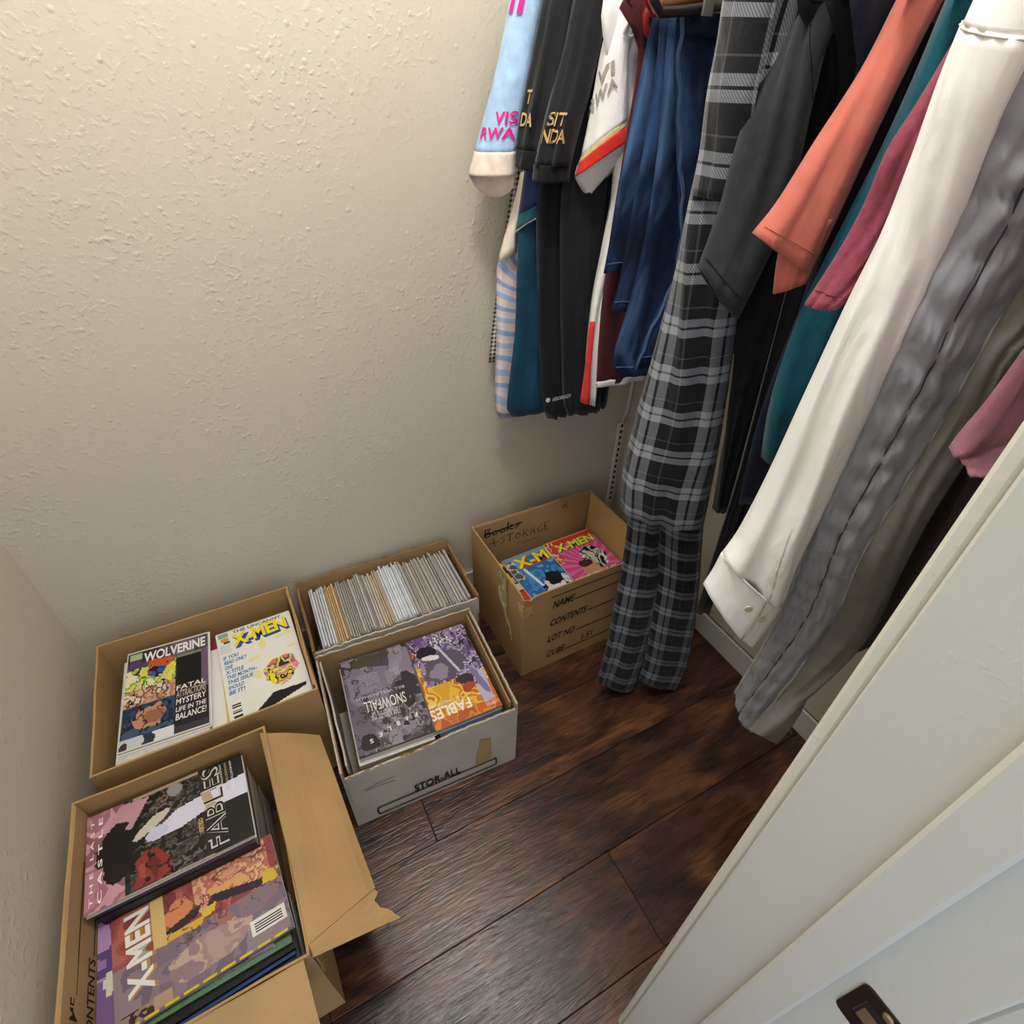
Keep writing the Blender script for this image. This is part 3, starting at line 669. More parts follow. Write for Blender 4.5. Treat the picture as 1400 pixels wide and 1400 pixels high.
A.barcode(.12, .02, .26, .24, False, 16); A.rect(.02, .70, .13, .80, 'b79c7c'); A.rect(.02, .80, .12, .97, 'a08a78'); A.ink((u < .12) & (v > .80), 9, 9, 59, '3a2b26', .06)
for q in range(9): A.rect(0, .04 + q * .105, .022, .12 + q * .105, 'dcc62e')
b.cover(A); b.txt('X-MEN', .20, .765, .965, .915, flat('shadow_tan', 'b98d50'), .04, 0, 0, 0); b.txt('X-MEN', .215, .785, .96, .925, IW, .03, off=.0006)
A2 = None
MB().add([b.P(.50, .70, .0004), b.P(1.0, .70, .0004), b.P(.98, .775, .0004), b.P(.52, .775, .0004)], [(0, 1, 2, 3)]).build('lettering_band', ITAN, b.cov)
b2 = Book('comic_book', 'purple comic peeking out under the mauve X-MEN comic', 'comic', -.330, .492, .2295, .007, .170, .252, 91.0)
A = Art(40, 60, '7a5f92', .17, .258); A.patches(A.v > 0, ['7a5f92', 'b58fc0', '5d4a7c', '9a7aae'], 3, 4, 61); A.blob(.42, .93, .10, .03, 'd9d6c8', 1, 0, .3, 62); b2.cover(A)

# --- STOR-ALL box: two paperbacks turned upside down to the camera
b = Book('paperback', 'grey purple paperback titled 1001 NIGHTS OF SNOWFALL', 'book', .106, .780, .224, .016, .168, .262, 175.0, (0, 0))
A = Art(84, 130, '6f6572', .168, .262); u, v = A.u, A.v
A.patches(v > -1, ['4b434d', '5f5563', '756b78', '8a7f8e', '3a343c'], 3.5, 5, 71); A.patches((v > .55) & (fbm(u, v, 6, 8, 72) > .47), ['3a3438', '7c7478', '56504f', '9a9296', '2c282b'], 8, 9, 73)
A.poly([(.30, .20), (.95, .10), (.95, .55), (.75, .50), (.55, .62), (.32, .35)], '857a8e', .85); A.poly([(.0, .05), (.3, .0), (.35, .30), (.12, .42), (.0, .35)], '9a8ea2', .8)
A.poly([(.85, .55), (1, .4), (1, .98), (.8, .98), (.72, .8)], '6a6070', .9); A.blob(.83, .88, .13, .08, '26222a', 1, .2, .4, 74); A.blob(.50, .93, .10, .09, '8f8790', 1, 0, .4, 75); A.blob(.18, .45, .18, .12, '332e36', 1, .2, .5, 76); A.ink(v > -1, 6, 8, 77, '2a252c', .02, .8)
A.blob(.60, .07, .3, .05, '4a4238', 1, .1, .5, 78); A.rect(0, 0, .02, 1, '5a5260'); A.rect(.0, .985, 1, 1, '2d2930')
b.cover(A, .0); b.txt('SNOWFALL', .24, .52, .80, .63, IW, 0, 0, 0, -.02); b.txt('1001 NIGHTS OF', .36, .64, .74, .72, IPALE, .0, 0, 0, -.02); b.txt('BILL WILLINGHAM', .22, .455, .88, .485, IPALE, 0, 0, 0, -.02)
for q, ch in enumerate('FABLES'): b.txt(ch, .16 + q * .125, .76 + .10 * (q / 5) ** 1.5, .205 + q * .125, .80 + .10 * (q / 5) ** 1.5, IW, .02)
for q in range(9):
    b.txt('illustrated by many artists', .52, .40 - q * .022, .80, .413 - q * .022, IPALE, 0)
    if q < 7: b.txt('and more of them', .22, .38 - q * .022, .42, .393 - q * .022, IPALE, 0)
b = Book('paperback', 'purple and orange paperback titled FABLES in the STOR-ALL box', 'book', .262, .772, .220, .015, .168, .262, 177.0, (0, 0))
A = Art(84, 130, '7d6a8c', .168, .262); u, v = A.u, A.v
A.patches(v < .62, ['6b5488', '8d78a6', 'b9acc4', '4c3a66', 'd5cfd8', '5d5068', '9a8aae'], 6, 8, 81); A.ink(v < .62, 8, 10, 82, '2e2638', .035)
A.patches((v > .58) | ((v > .34) & (u > .86)), ['d9a02c', 'e6bd3a', 'cf7a2a', 'e9cb52', 'c9682c'], 4, 5, 83); A.patches((v > .9), ['c9662e', 'd98a3a', 'b85a38'], 4, 4, 84)
A.blob(.52, .40, .30, .17, '5d5464', 1, .3, .5, 85); A.blob(.60, .44, .15, .09, '8f8496', 1, 0, .5, 86); A.blob(.70, .20, .16, .07, '19171b', 1, -.3, .25, 87); A.blob(.66, .27, .12, .03, 'e0dce2', 1, -.2, .3, 88); A.blob(.92, .18, .06, .05, 'cf5a34', 1, 0, .4, 89)
A.poly([(.50, .14), (.54, .13), (.36, .52), (.32, .52)], 'c9c0da'); A.blob(.30, .62, .16, .05, '3a3040', 1, -.4, .5, 90); A.poly([(.02, .60), (.16, .52), (.22, .70), (.2, .92), (.05, .9)], 'b9b4cc'); A.blob(.13, .68, .05, .15, '7d789a', 1, .2, .5, 91); A.blob(.30, .70, .10, .05, 'a84a2c', 1, .4, .6, 92)
b.cover(A); b.txt('FABLES', .38, .80, .96, .91, IW, .02); b.txt('BILL WILLINGHAM', .50, .755, .95, .785, IW, 0); b.txt('VERTIGO', .06, .93, .2, .96, IW, .01)

# --- corner box
b = Book('comic_book', 'pink comic titled X-MEN in the corner box', 'comic', .797, .957, .205, .005, .168, .257, 0.5, (.0, .0))
A = Art(84, 130, 'c9487e', .168, .257); u, v = A.u, A.v
an = np.arctan2(v - .45, u - .5); A.fill(np.sin(an * 22) > .2, 'd873a8', .8); A.rect(0, .90, 1, 1, 'c0392f'); A.rect(0, .60, .14, .92, 'b5483c'); A.ink((u < .15) & (v > .6), 9, 12, 94, 'e0b8a0', .06); A.rect(.0, .985, 1, 1, 'd9a43c')
g = (((u - .68) / .26) ** 2 + ((v - .55) / .22) ** 2 + (fbm(u, v, 5, 7, 95) - .5)) < .8
A.patches(g, ['17161a', 'd9d9d0', '8d9a8a', '1a191d', 'b9c0b2'], 5, 6, 96); A.blob(.45, .42, .16, .13, 'c78a70', 1, 0, .4, 97); A.blob(.42, .50, .17, .06, '4a2c2a', 1, 0, .5, 98); A.patches((v < .32), ['dcd9d2', 'b9b6b0', '7d7a78', 'e6e3dc', '2a282c'], 7, 9, 99)
b.cover(A); b.txt('X-MEN', .14, .77, .95, .90, flat('olive', '5a6a1c'), .05); b.txt('X-MEN', .13, .785, .94, .915, flat('lime', 'cfe03a'), .03, off=.0006)
b = Book('comic_book', 'blue comic titled X-MEN half under the pink one', 'comic', .655, .957, .1985, .005, .168, .257, 2.0, (0, 0), .004)
A = Art(84, 130, '3f7fbe', .168, .257); u, v = A.u, A.v
A.patches(v > -1, ['3474b4', '4f8ecb', '2f67a4', '6aa2d6'], 3, 4, 101); A.rect(.0, .6, .14, .95, '55595f'); A.ink((u < .15) & (v > .6), 9, 12, 102, 'd9d4c8', .06); A.rect(.0, .93, 1, 1, '7d99ae')
A.blob(.60, .38, .26, .16, 'd9dade', 1, .4, .35, 103); A.blob(.58, .48, .16, .10, '17191e', 1, .2, .5, 104); A.ink((((u - .6) / .3) ** 2 + ((v - .38) / .22) ** 2) < 1, 7, 8, 105, '14151a', .05); A.blob(.93, .62, .12, .10, '2f6b4a', 1, 0, .3, 106); A.poly([(.20, .78), (.25, .78), (.36, .42), (.31, .42)], 'dde9f2'); A.patches((v < .22), ['4a90d0', 'd4d8da', '2b2b2f', 'c0895a', '3a76b8'], 6, 7, 107); A.rect(.30, .76, .98, .80, 'b8402f')
b.cover(A); b.txt('X-MEN', .16, .76, 1.28, .935, flat('rust', 'a8532a'), .05); b.txt('X-MEN', .15, .775, 1.27, .945, IY, .03, off=.0006)
b = Book('comic_book', 'red and yellow comic against the left side of the corner box', 'comic', .586, .956, .1925, .006, .168, .257, -1.5, (0, 0), .004)
A = Art(60, 90, 'a83c30', .168, .257); u, v = A.u, A.v
A.patches(v > -1, ['8a2f2a', 'b8432f', '5d2622', 'd9663a'], 4, 5, 111); A.rect(0, .55, .34, .98, 'dcd22e'); A.ink((u < .34) & (v > .8), 6, 6, 112, '1a1a1a', .06); A.patches((u > .34) & (v > .62), ['6a3028', 'c8b49a', '3a2020', '8a4a38'], 8, 9, 113); A.rect(.2, .50, .70, .60, 'cfcac0'); A.rect(0, .05, .28, .48, 'c9c3d0'); A.rect(.3, .1, .9, .48, 'd2452c'); A.rect(.3, 0, .9, .12, 'e3d98a')
b.cover(A); b.txt('X', .02, .70, .30, .92, IK, .02)

# --- buried layers of each stack
def ordinal(n): return str(n) + ('th' if 10 < n % 100 < 14 else {1: 'st', 2: 'nd', 3: 'rd'}.get(n % 10, 'th'))
SP = [mat('spine_%d' % i, c, .5, .15, 60) for i, c in enumerate(('e2dfd8', '1c1b1f', '2d4f8c', '6a8f72', 'b04a38', 'd6c13a', '5a4a6a', 'cfcdc8', '8a5a3c', '23242a', 'dcdad4', '31507a'))]
def stack(n, cx, cy, ztop, w, h, ang, label, name, jit=.004, z0=.0065, cols=None, rj=1.2, slump=0.0, spine=3):
    th = (ztop - z0) / n
    for i in range(n):
        k = n - 1 - i; a = math.radians(ang + random.uniform(-rj, rj)); c, s_ = math.cos(a), math.sin(a)
        x = cx + random.uniform(-jit, jit); y = cy + random.uniform(-jit, jit) - slump * min(1, k / 9) ** .9; za = z0 + i * th
        v = []
        for z in (za + .0002, za + .0009, za + th - .0010, za + th - .0002):
            for p, q in ((-.5, -.5), (.5, -.5), (.5, .5), (-.5, .5)):
                v.append((x + p * w * c - q * h * s_, y + p * w * s_ + q * h * c, z))
        f = [(3, 2, 1, 0), (12, 13, 14, 15)]; mi = [0, 0]
        for l in range(3):
            for j in range(4):
                f.append((l * 4 + j, l * 4 + (j + 1) % 4, l * 4 + 4 + (j + 1) % 4, l * 4 + 4 + j)); mi.append(0 if (l != 1 or j == spine) else 1)
        o = obj(name, v, f, [(cols or SP)[random.randrange(len(cols or SP))], PAGE], None, mi=mi)
        tag(o, ordinal(k + 1) + ' ' + label, 'book' if name == 'paperback' else 'comic', label)
stack(16, -.327, .958, .2845, .170, .262, -2, 'comic down in the stack under the WOLVERINE comic', 'comic_book', .005, .0065, [SP[0], SP[7], SP[10], SP[6], SP[1]])
stack(15, -.127, .950, .278, .166, .260, 0, 'comic down in the stack under the white X-MEN comic', 'comic_book', .002)
stack(18, -.322, .653, .275, .252, .168, 0, 'paperback down in the stack under the dark FABLES paperback', 'paperback', .003, .0065, [SP[1], SP[9], SP[6], SP[4], SP[8]], 1.0, 0, 0)
stack(26, -.312, .480, .222, .262, .170, 3, 'comic down in the slumped stack under the mauve X-MEN comic', 'comic_book', .003, .0065, [SP[1], SP[9], SP[0], SP[3], SP[2], SP[1], SP[7], SP[11], SP[10], SP[5]], 1.2, .046, 0)
stack(12, .104, .772, .207, .166, .262, -5, 'paperback down under the SNOWFALL paperback', 'paperback', .003)
stack(12, .262, .766, .204, .150, .262, -2, 'paperback down under the orange FABLES paperback', 'paperback', .002)
stack(10, .795, .957, .199, .168, .257, 0, 'comic down in the stack under the pink X-MEN comic', 'comic_book', .003)
stack(11, .584, .957, .186, .160, .257, 0, 'comic down in the left stack of the corner box', 'comic_book', .003)
# --- filed comics standing in the white box
FM = [mat('bag_%d' % i, c, r, .10, 60, .15, 300, .4) for i, (c, r) in enumerate((('c2c1be', .3), ('b0ada6', .4), ('d3d6dc', .25), ('c9ab80', .6), ('b8b5ae', .4), ('c4b69e', .5), ('e3e7ee', .25), ('a09e9a', .4)))]
x = .001; q = 0
while x < .408:
    th = random.uniform(.0042, .0078); fr_ = x / .41
    k = 6 if .47 < fr_ < .60 else (3 if .10 < fr_ < .18 else (random.choice((0, 1, 4, 7)) if fr_ < .42 else random.choice((0, 5, 1, 4))))
    if fr_ < .09: k = random.choice((2, 0))
    if .40 < fr_ < .47: k = 5
    ht = .246 + random.uniform(-.012, .006) + .008 * math.sin(fr_ * 3.1); lean = .012 * (1 - fr_ * 1.3); yf = .954 + random.uniform(0, .004); yb = 1.166 + random.uniform(-.012, .003)
    v = []
    for z, dx in ((.006, 0), (ht - .004, lean), (ht, lean)):
        e = .0012 if z == ht else 0
        for a, c in ((x + e, yf + e), (x + th * .92 - e, yf + e), (x + th * .92 - e, yb - e), (x + e, yb - e)): v.append((min(a + dx, .4145), c, z))
    f = [(3, 2, 1, 0), (8, 9, 10, 11)] + [(l * 4 + j, l * 4 + (j + 1) % 4, l * 4 + 4 + (j + 1) % 4, l * 4 + 4 + j) for l in range(2) for j in range(4)]
    nm = {0: 'grey', 1: 'grey', 2: 'shiny pale', 3: 'tan', 4: 'grey', 5: 'beige', 6: 'bright white', 7: 'grey'}[k]
    ca, sa = math.cos(math.radians(-2)), math.sin(math.radians(-2))
    v = [(.205 + (a - .205) * ca - (c - 1.0625) * sa, 1.0625 + (a - .205) * sa + (c - 1.0625) * ca, z) for a, c, z in v]
    o = obj('comic_book', v, f, FM[k]); q += 1
    tag(o, nm + ' edged bagged comic, ' + ordinal(q) + ' from the left in the white box of filed comics', 'comic', 'comics filed upright in the white box'); x += th

# ------------------------------------------------------------------ clothes
def uvnodes(m):
    N, K = nt(m); uv = N.new('ShaderNodeUVMap'); sx = N.new('ShaderNodeSeparateXYZ'); K.new(uv.outputs[0], sx.inputs[0]); return N, K, sx
def mth(N, K, op, a, b=None, c=None):
    n = N.new('ShaderNodeMath'); n.operation = op
    for i, x in enumerate((a, b, c)):
        if x is None: continue
        if isinstance(x, (int, float)): n.inputs[i].default_value = x
        else: K.new(x, n.inputs[i])
    return n.outputs[0]
def plaid(name, pu, pv, dark, grey, hi):
    m = fabric(name, '20222a'); N, K, sx = uvnodes(m); b = N['Principled BSDF']
    def band(x, p, ph):
        fr = mth(N, K, 'FRACT', mth(N, K, 'ADD', mth(N, K, 'DIVIDE', x, p), ph)); r = N.new('ShaderNodeValToRGB'); r.color_ramp.interpolation = 'CONSTANT'
        e = r.color_ramp.elements; e[0].position = 0; e[0].color = (0, 0, 0, 1); e[1].position = .36; e[1].color = (.55, .55, .55, 1)
        for pos, val in ((.52, .02), (.57, .50), (.72, 0.0), (.92, .16), (.95, 0)): q = e.new(pos); q.color = (val, val, val, 1)
        K.new(fr, r.inputs[0]); return r.outputs[0]
    bu = band(sx.outputs[0], pu, .15); bv = band(sx.outputs[1], pv, .0)
    tw = mth(N, K, 'FRACT', mth(N, K, 'DIVIDE', mth(N, K, 'ADD', sx.outputs[0], mth(N, K, 'MULTIPLY', sx.outputs[1], .8)), .0042))
    tw = mth(N, K, 'MULTIPLY_ADD', mth(N, K, 'GREATER_THAN', tw, .45), .45, .62)
    both = mth(N, K, 'ADD', mth(N, K, 'MULTIPLY', bu, .9), bv); both = mth(N, K, 'MULTIPLY', both, tw)
    nz = N.new('ShaderNodeTexNoise'); nz.inputs['Scale'].default_value = 120; both = mth(N, K, 'ADD', both, mth(N, K, 'MULTIPLY', mth(N, K, 'SUBTRACT', nz.outputs['Fac'], .5), .10))
    r = N.new('ShaderNodeValToRGB'); e = r.color_ramp.elements; e[0].position = .02; e[0].color = L4(dark); e[1].position = .95; e[1].color = L4(hi); q = e.new(.42); q.color = L4(grey)
    K.new(both, r.inputs[0]); K.new(r.outputs[0], b.inputs['Base Color']); return m
PLAID = plaid('plaid_flannel', .115, .082, '191a1e', '666972', 'a4a8b0'); PLAID2 = plaid('plaid_flannel_pants', .085, .062, '131418', '4c4f58', '878b94')
def stripes(name):
    m = fabric(name, 'd8c8cc', .6); N, K, sx = uvnodes(m); b = N['Principled BSDF']
    n = N.new('ShaderNodeTexNoise'); n.inputs['Scale'].default_value = 4; uv = N.new('ShaderNodeUVMap'); K.new(uv.outputs[0], n.inputs['Vector'])
    x = mth(N, K, 'ADD', mth(N, K, 'DIVIDE', sx.outputs[1], .062), mth(N, K, 'ADD', mth(N, K, 'MULTIPLY', sx.outputs[0], 6.0), mth(N, K, 'MULTIPLY', n.outputs['Fac'], 2.2)))
    r = N.new('ShaderNodeValToRGB'); r.color_ramp.interpolation = 'CONSTANT'; e = r.color_ramp.elements; e[0].color = L4('e6d2d0'); e[1].position = .30; e[1].color = L4('a9bddf')
    for p, c in ((.52, 'dfdbe6'), (.66, 'e3cdd0'), (.82, '93aed8')): q = e.new(p); q.color = L4(c)
    K.new(mth(N, K, 'FRACT', x), r.inputs[0]); K.new(r.outputs[0], b.inputs['Base Color']); return m
def checks(name, p, c1, c2):
    m = fabric(name, 'cccccc'); N, K, sx = uvnodes(m); b = N['Principled BSDF']
    a = mth(N, K, 'GREATER_THAN', mth(N, K, 'FRACT', mth(N, K, 'DIVIDE', sx.outputs[0], p)), .5); c = mth(N, K, 'GREATER_THAN', mth(N, K, 'FRACT', mth(N, K, 'DIVIDE', sx.outputs[1], p)), .5)
    r = N.new('ShaderNodeValToRGB'); e = r.color_ramp.elements; e[0].color = L4(c1); e[1].color = L4(c2)
    K.new(mth(N, K, 'MULTIPLY', mth(N, K, 'ADD', a, c), .5), r.inputs[0]); K.new(r.outputs[0], b.inputs['Base Color']); return m
def denim(name, c0, c1, c2):
    m = fabric(name, c1, sheen=.03); N, K, sx = uvnodes(m); b = N['Principled BSDF']
    uv = N.new('ShaderNodeUVMap'); mp = N.new('ShaderNodeMapping'); mp.inputs['Scale'].default_value = (18, 5, 1); K.new(uv.outputs[0], mp.inputs[0])
    n = N.new('ShaderNodeTexNoise'); n.inputs['Scale'].default_value = 1; n.inputs['Detail'].default_value = 8; n.inputs['Distortion'].default_value = .5; K.new(mp.outputs[0], n.inputs['Vector'])
    r = N.new('ShaderNodeValToRGB'); e = r.color_ramp.elements; e[0].position = .36; e[0].color = L4(c0); e[1].position = .68; e[1].color = L4(c2); q = e.new(.5); q.color = L4(c1)
    K.new(n.outputs['Fac'], r.inputs[0]); K.new(r.outputs[0], b.inputs['Base Color']); return m
STRIPE = stripes('striped_jersey'); CHECK = checks('small_check', .010, '1c1c1e', 'd8d2c4')
DEN1 = denim('dark_denim', '0e1422', '16233c', '35517c'); DEN2 = denim('mid_denim', '111a2e', '1b2d4c', '4f6f98')
F = lambda n, c, **k: fabric(n, c, **k)
LB = F('light_blue_jersey', 'a9c8ec', rough=.6); CREAM = F('cream_cuff', 'ecdcd0', rough=.7); NAVY = F('navy_jersey', '1f2f5c', rough=.6); TEALJ = F('teal_jersey', '0f4055', rough=.55, var=.25, scale=20)
TEALC = F('teal_cuff', '14525e', rough=.6); BLK1 = F('black_jersey', '16171b', rough=.6, var=.35, scale=12); BLK2 = F('black_jersey_two', '18191d', rough=.6, var=.35, scale=10)
WHT = F('white_jersey', 'e9e6e6', rough=.65, var=.03); RED = F('red_band', 'd8312a', rough=.6); GOLD = F('gold_band', 'cdb988', rough=.6); MAR = F('dark_red_cloth', '4a1a20', rough=.7)
CHAR = F('charcoal_cotton', '2f3236'); BLKC = F('black_cotton', '121317'); NVY = F('navy_cotton', '1b2036'); CORAL = F('coral_cotton', 'ba685b', var=.06); TEAL = F('teal_knit', '104e5e', var=.1)
MARO = F('maroon_heather', '823e4d', var=.18, scale=120); SHIRT = F('white_shirt', 'e9e9e6', rough=.7, var=.02, bump=.15); GREY = F('grey_quilted', '8b8d96', rough=.42, var=.08, bump=.1, sheen=.3); GREYD = F('dark_grey_lining', '6c6a64', rough=.8)
PINK = F('dusty_pink', '8f5f6c', rough=.7); DMAR = F('dark_maroon_cloth', '2a151b', rough=.8)
THREAD = F('grey_thread', 'a2a2a4'); DTHREAD = F('dark_thread', '3f4046'); BUTTON = mat('pearl_button', 'bdb49c', .25, .05); TPINK = flat('hot_pink', 'e0218a', .5); TGOLD = flat('gold_print', 'c2a06a', .4); TTAUPE = flat('taupe_print', '9b9486', .5); TWHITE = flat('jersey_white', 'd0d0d0', .5)
JEANTH = F('denim_seam', '3d587f')

def seam(name, surf, pts, r, m, parent, off=.001):
    MB().tube([surf(s, t, off) for s, t in pts], r, 5).build(name, m, parent, True)
def onsurf(surf, s0, t0, s1, t1, skew=0.0, off=.003):
    """text box: u along s (plus skew in t), v up = towards smaller t"""
    return lambda u, v: surf(s0 + (s1 - s0) * u, t1 + (t0 - t1) * v + skew * u, off)
def dots(a, b, n): return [(a[0] + (b[0] - a[0]) * i / n, a[1] + (b[1] - a[1]) * i / n) for i in range(n + 1)]

# 1 checked shirt at the wall
g = garment('checked_shirt', 1.175, .8, .8, 'small black and white checked shirt hanging closest to the back wall', 'shirt')
body('body', [(712, 100), (700, 250), (688, 330), (676, 420), (668, 496)], 1.172, CHECK, g, b=.008, fold=.003, seed=1)
# 2 light blue jersey
g = garment('football_jersey', 1.125, .8, .64, 'light blue jersey with pink VISIT RWANDA lettering and cream cuff', 'jersey')
body('body', [(722, 200), (708, 260), (690, 330), (680, 360), (679, 420), (678, 480), (676, 545), (677, 562), (683, 572)], 1.128, STRIPE, g, b=.014, fold=.006, seed=2, xr=.87)
cloth('side_panel', rowsP([(712, 235, 722, 235, 1.118, 1.10), (700, 285, 712, 290, 1.118, 1.10), (686, 335, 705, 320, 1.118, 1.10), (680, 358, 706, 345, 1.118, 1.10)]), CREAM, g, b=.004, N=10, M=6, fold=.001, seed=3)
rw = [(716, -50, 752, -50, 1.135, 1.06), (701, 0, 738, 0, 1.135, 1.065), (680, 85, 725, 85, 1.135, 1.07), (661, 160, 713, 160, 1.135, 1.075), (648, 208, 706, 209, 1.135, 1.075)]
_, sf = cloth('sleeve', rowsP(rw), LB, g, b=.022, N=24, fold=.003, seed=4)
cloth('cuff', rowsP([(648.5, 206, 706, 207, 1.135, 1.075), (640, 238, 705, 240, 1.135, 1.072)]), CREAM, g, b=.0235, bf=.028, N=8, fold=.001, seed=4, low=.042, pw=.45)
text('VIS', onsurf(sf, .44, .755, .97, .83), TPINK, g, .02); text('RWA', onsurf(sf, .12, .845, .96, .915), TPINK, g, .02); text('IT', onsurf(sf, .35, .02, .95, .25), TPINK, g, .05)
# 3 navy and teal jersey
g = garment('football_jersey', 1.06, .8, .66, 'teal jersey with navy sleeve and white piping on the cuff', 'jersey')
body('body', [(735, 200), (712, 300), (707, 360), (704, 450), (694, 540), (693, 560), (700, 570)], 1.062, TEALJ, g, b=.020, fold=.008, seed=5, xr=.85)
_, sf = cloth('sleeve', rowsP([(728, 150, 768, 150, 1.075, 1.03), (716, 240, 752, 235, 1.075, 1.03), (708, 296, 745, 276, 1.075, 1.03)]), NAVY, g, b=.014, N=10, fold=.002, seed=6)
cloth('cuff', rowsP([(708, 295, 745, 275, 1.075, 1.03), (705, 314, 742, 292, 1.075, 1.03)]), TEALC, g, b=.0155, N=5, fold=.001, seed=6, low=.02)
MB().tube([at(705, 317, 1.07), at(720, 305, 1.045), at(742, 293, 1.025)], .0022, 6).build('piping', TWHITE, g, True)
# 4, 5 black jerseys
g = garment('football_jersey', 1.02, .8, .66, 'black jersey with gold DA lettering, the one behind the other black jersey', 'jersey')
body('body', [(760, 150), (735, 260), (735, 400), (738, 500), (742, 555), (748, 572)], 1.018, BLK1, g, b=.016, fold=.010, ff=14, seed=7, xr=.83)
_, sf = cloth('sleeve', rowsP([(755, -50, 800, -50, 1.045, 1.0), (741, 0, 792, 0, 1.045, 1.0), (722, 100, 772, 100, 1.045, 1.0), (709, 170, 757, 170, 1.045, 1.0), (705, 205, 748, 208, 1.045, 1.0)]), BLK1, g, b=.016, N=20, fold=.006, seed=8)
cloth('cuff', rowsP([(705, 203, 748, 207, 1.045, 1.0), (704, 226, 740, 236, 1.045, 1.0)]), BLKC, g, b=.017, N=6, fold=.002, seed=8)
text('DA', onsurf(sf, .06, .77, .46, .85), TGOLD, g, .02); text('T', onsurf(sf, .12, .64, .26, .72), TGOLD, g, .02)
g = garment('football_jersey', .985, .8, .66, 'black jersey with gold SIT and NDA lettering and a small white hem badge', 'jersey')
_, bs = body('body', [(790, 150), (768, 260), (766, 400), (768, 500), (770, 550), (776, 568)], .982, BLK2, g, b=.018, fold=.010, ff=12, seed=9, xr=.80)
_, sf = cloth('sleeve', rowsP([(792, -50, 840, -50, 1.005, .955), (782, 0, 832, 0, 1.005, .955), (768, 70, 820, 70, 1.005, .955), (752, 130, 806, 130, 1.005, .955), (740, 180, 792, 180, 1.005, .955), (729, 226, 781, 226, 1.005, .955)]), BLK2, g, b=.02, N=24, fold=.007, seed=10)
cloth('cuff', rowsP([(729, 224, 781, 225, 1.005, .955), (727, 247, 778, 249, 1.005, .955)]), BLKC, g, b=.0205, N=6, fold=.002, seed=10)
text('SIT', onsurf(sf, .20, .70, .68, .775), TGOLD, g, .02); text('NDA', onsurf(sf, .12, .79, .78, .87), TGOLD, g, .02)
bd = thing; c0 = at(749, 547, .955)
MB().tube([c0, c0 + np.array([0, -.0012, 0])], .0055, 14).build('hem_badge', TWHITE, g)
text('AEROREADY', lambda u, v: at(755 + 26 * u, 549 - 6 * u - 5 * v, .953), TWHITE, g, .01)
# 6 white jersey with red band
g = garment('football_jersey', .93, .8, .68, 'white jersey with taupe lettering and a red and gold sleeve band', 'jersey')
body('body', [(858, 190), (842, 280), (826, 350), (812, 410), (806, 460), (803, 510), (804, 552)], .928, WHT, g, b=.016, fold=.006, seed=11, xr=.715)
cloth('side_stripe', rowsP([(808, 440, 812, 440, .935, .915), (800, 500, 808, 500, .935, .912), (793, 548, 806, 553, .935, .912)]), RED, g, b=.005, N=12, M=6, fold=.001)
y6, y6r = .965, .905
rw = [(856, -50, 878, -50, y6, y6r), (846, 0, 868, 0, y6, y6r), (826, 70, 858, 66, y6, y6r), (811, 135, 857, 118, y6, y6r), (799, 190, 857, 150, y6, y6r), (793, 217, 857, 166, y6, y6r)]
_, sf = cloth('sleeve', rowsP(rw), WHT, g, b=.02, N=24, fold=.003, seed=12)
cloth('gold_band', rowsP([(793.2, 216, 857, 165, y6, y6r), (790, 225, 858, 172, y6, y6r)]), GOLD, g, b=.0205, N=4, fold=.001, seed=12)
cloth('red_band', rowsP([(790, 224, 858, 171, y6, y6r), (785, 242, 861, 191, y6, y6r)]), RED, g, b=.0207, bf=.03, N=6, fold=.001, seed=12)
cloth('lining', rowsP([(789, 226, 858, 180, y6, y6r), (786, 242, 862, 196, y6, y6r), (803, 272, 861, 205, y6 + .01, y6r + .02)]), WHT, g, b=.008, bf=.02, N=10, fold=.002, seed=13)
text('VI', onsurf(sf, .28, .58, .82, .665, -.06), TTAUPE, g, .02); text('RWA', onsurf(sf, .06, .72, .90, .80, -.10), TTAUPE, g, .02)
# 7 dark red garment
g = garment('knit_shirt', .885, .8, .75, 'dark red garment with a white hem hanging behind the jeans', 'shirt')
body('body', [(872, 60), (855, 190), (836, 310), (824, 400), (818, 470), (815, 527)], .885, MAR, g, b=.014, fold=.006, seed=14)
body('hem', [(815.2, 522), (815, 530)], .885, WHT, g, b=.015, fold=.006, seed=14, shoulders=False, N=3)
# 8 jeans
def jeans(left, y, m, label, seed, hemz=None, b=.012, hemrow=None):
    g = garment('jeans', y, .8, .85, label, 'jeans')
    o, sf = body('leg', left, y, m, g, b=b, fold=.006 + .002 * (seed % 3), ff=7 + 2 * (seed % 2), seed=seed * 1.7, shoulders=False, xr=1.0, M=30)
    seam('hem_stitch', sf, dots((.01, .955), (.6, .955), 14), .0013, JEANTH, g, .0008)
    return g, sf
jeans([(893, 22), (884, 60), (866, 150), (850, 235), (836, 315), (825, 374)], .862, DEN2, 'shorter pair of jeans with its hem left of the other jeans', 21)
jeans([(902, 22), (898, 80), (880, 200), (862, 300), (845, 390), (834, 428)], .835, DEN1, 'middle pair of jeans with a dark narrow leg', 22)
gj, sf = jeans([(915, 22), (908, 100), (897, 220), (880, 330), (858, 420), (840, 480), (839, 500), (845, 516)], .805, DEN2, 'longest pair of jeans with a wide faded hem beside the plaid shirt', 23, b=.013)
gw, sf = jeans([(925, 20), (921, 90), (924, 200), (927, 300), (918, 380), (895, 432), (878, 470), (866, 505)], .772, DEN1, 'jeans with stitched side seam clipped to the wooden hanger', 24, b=.014)
seam('outseam', sf, [(.02 + .008 * math.sin(i * 1.9), i / 26) for i in range(27)], .0034, JEANTH, gw, .0)
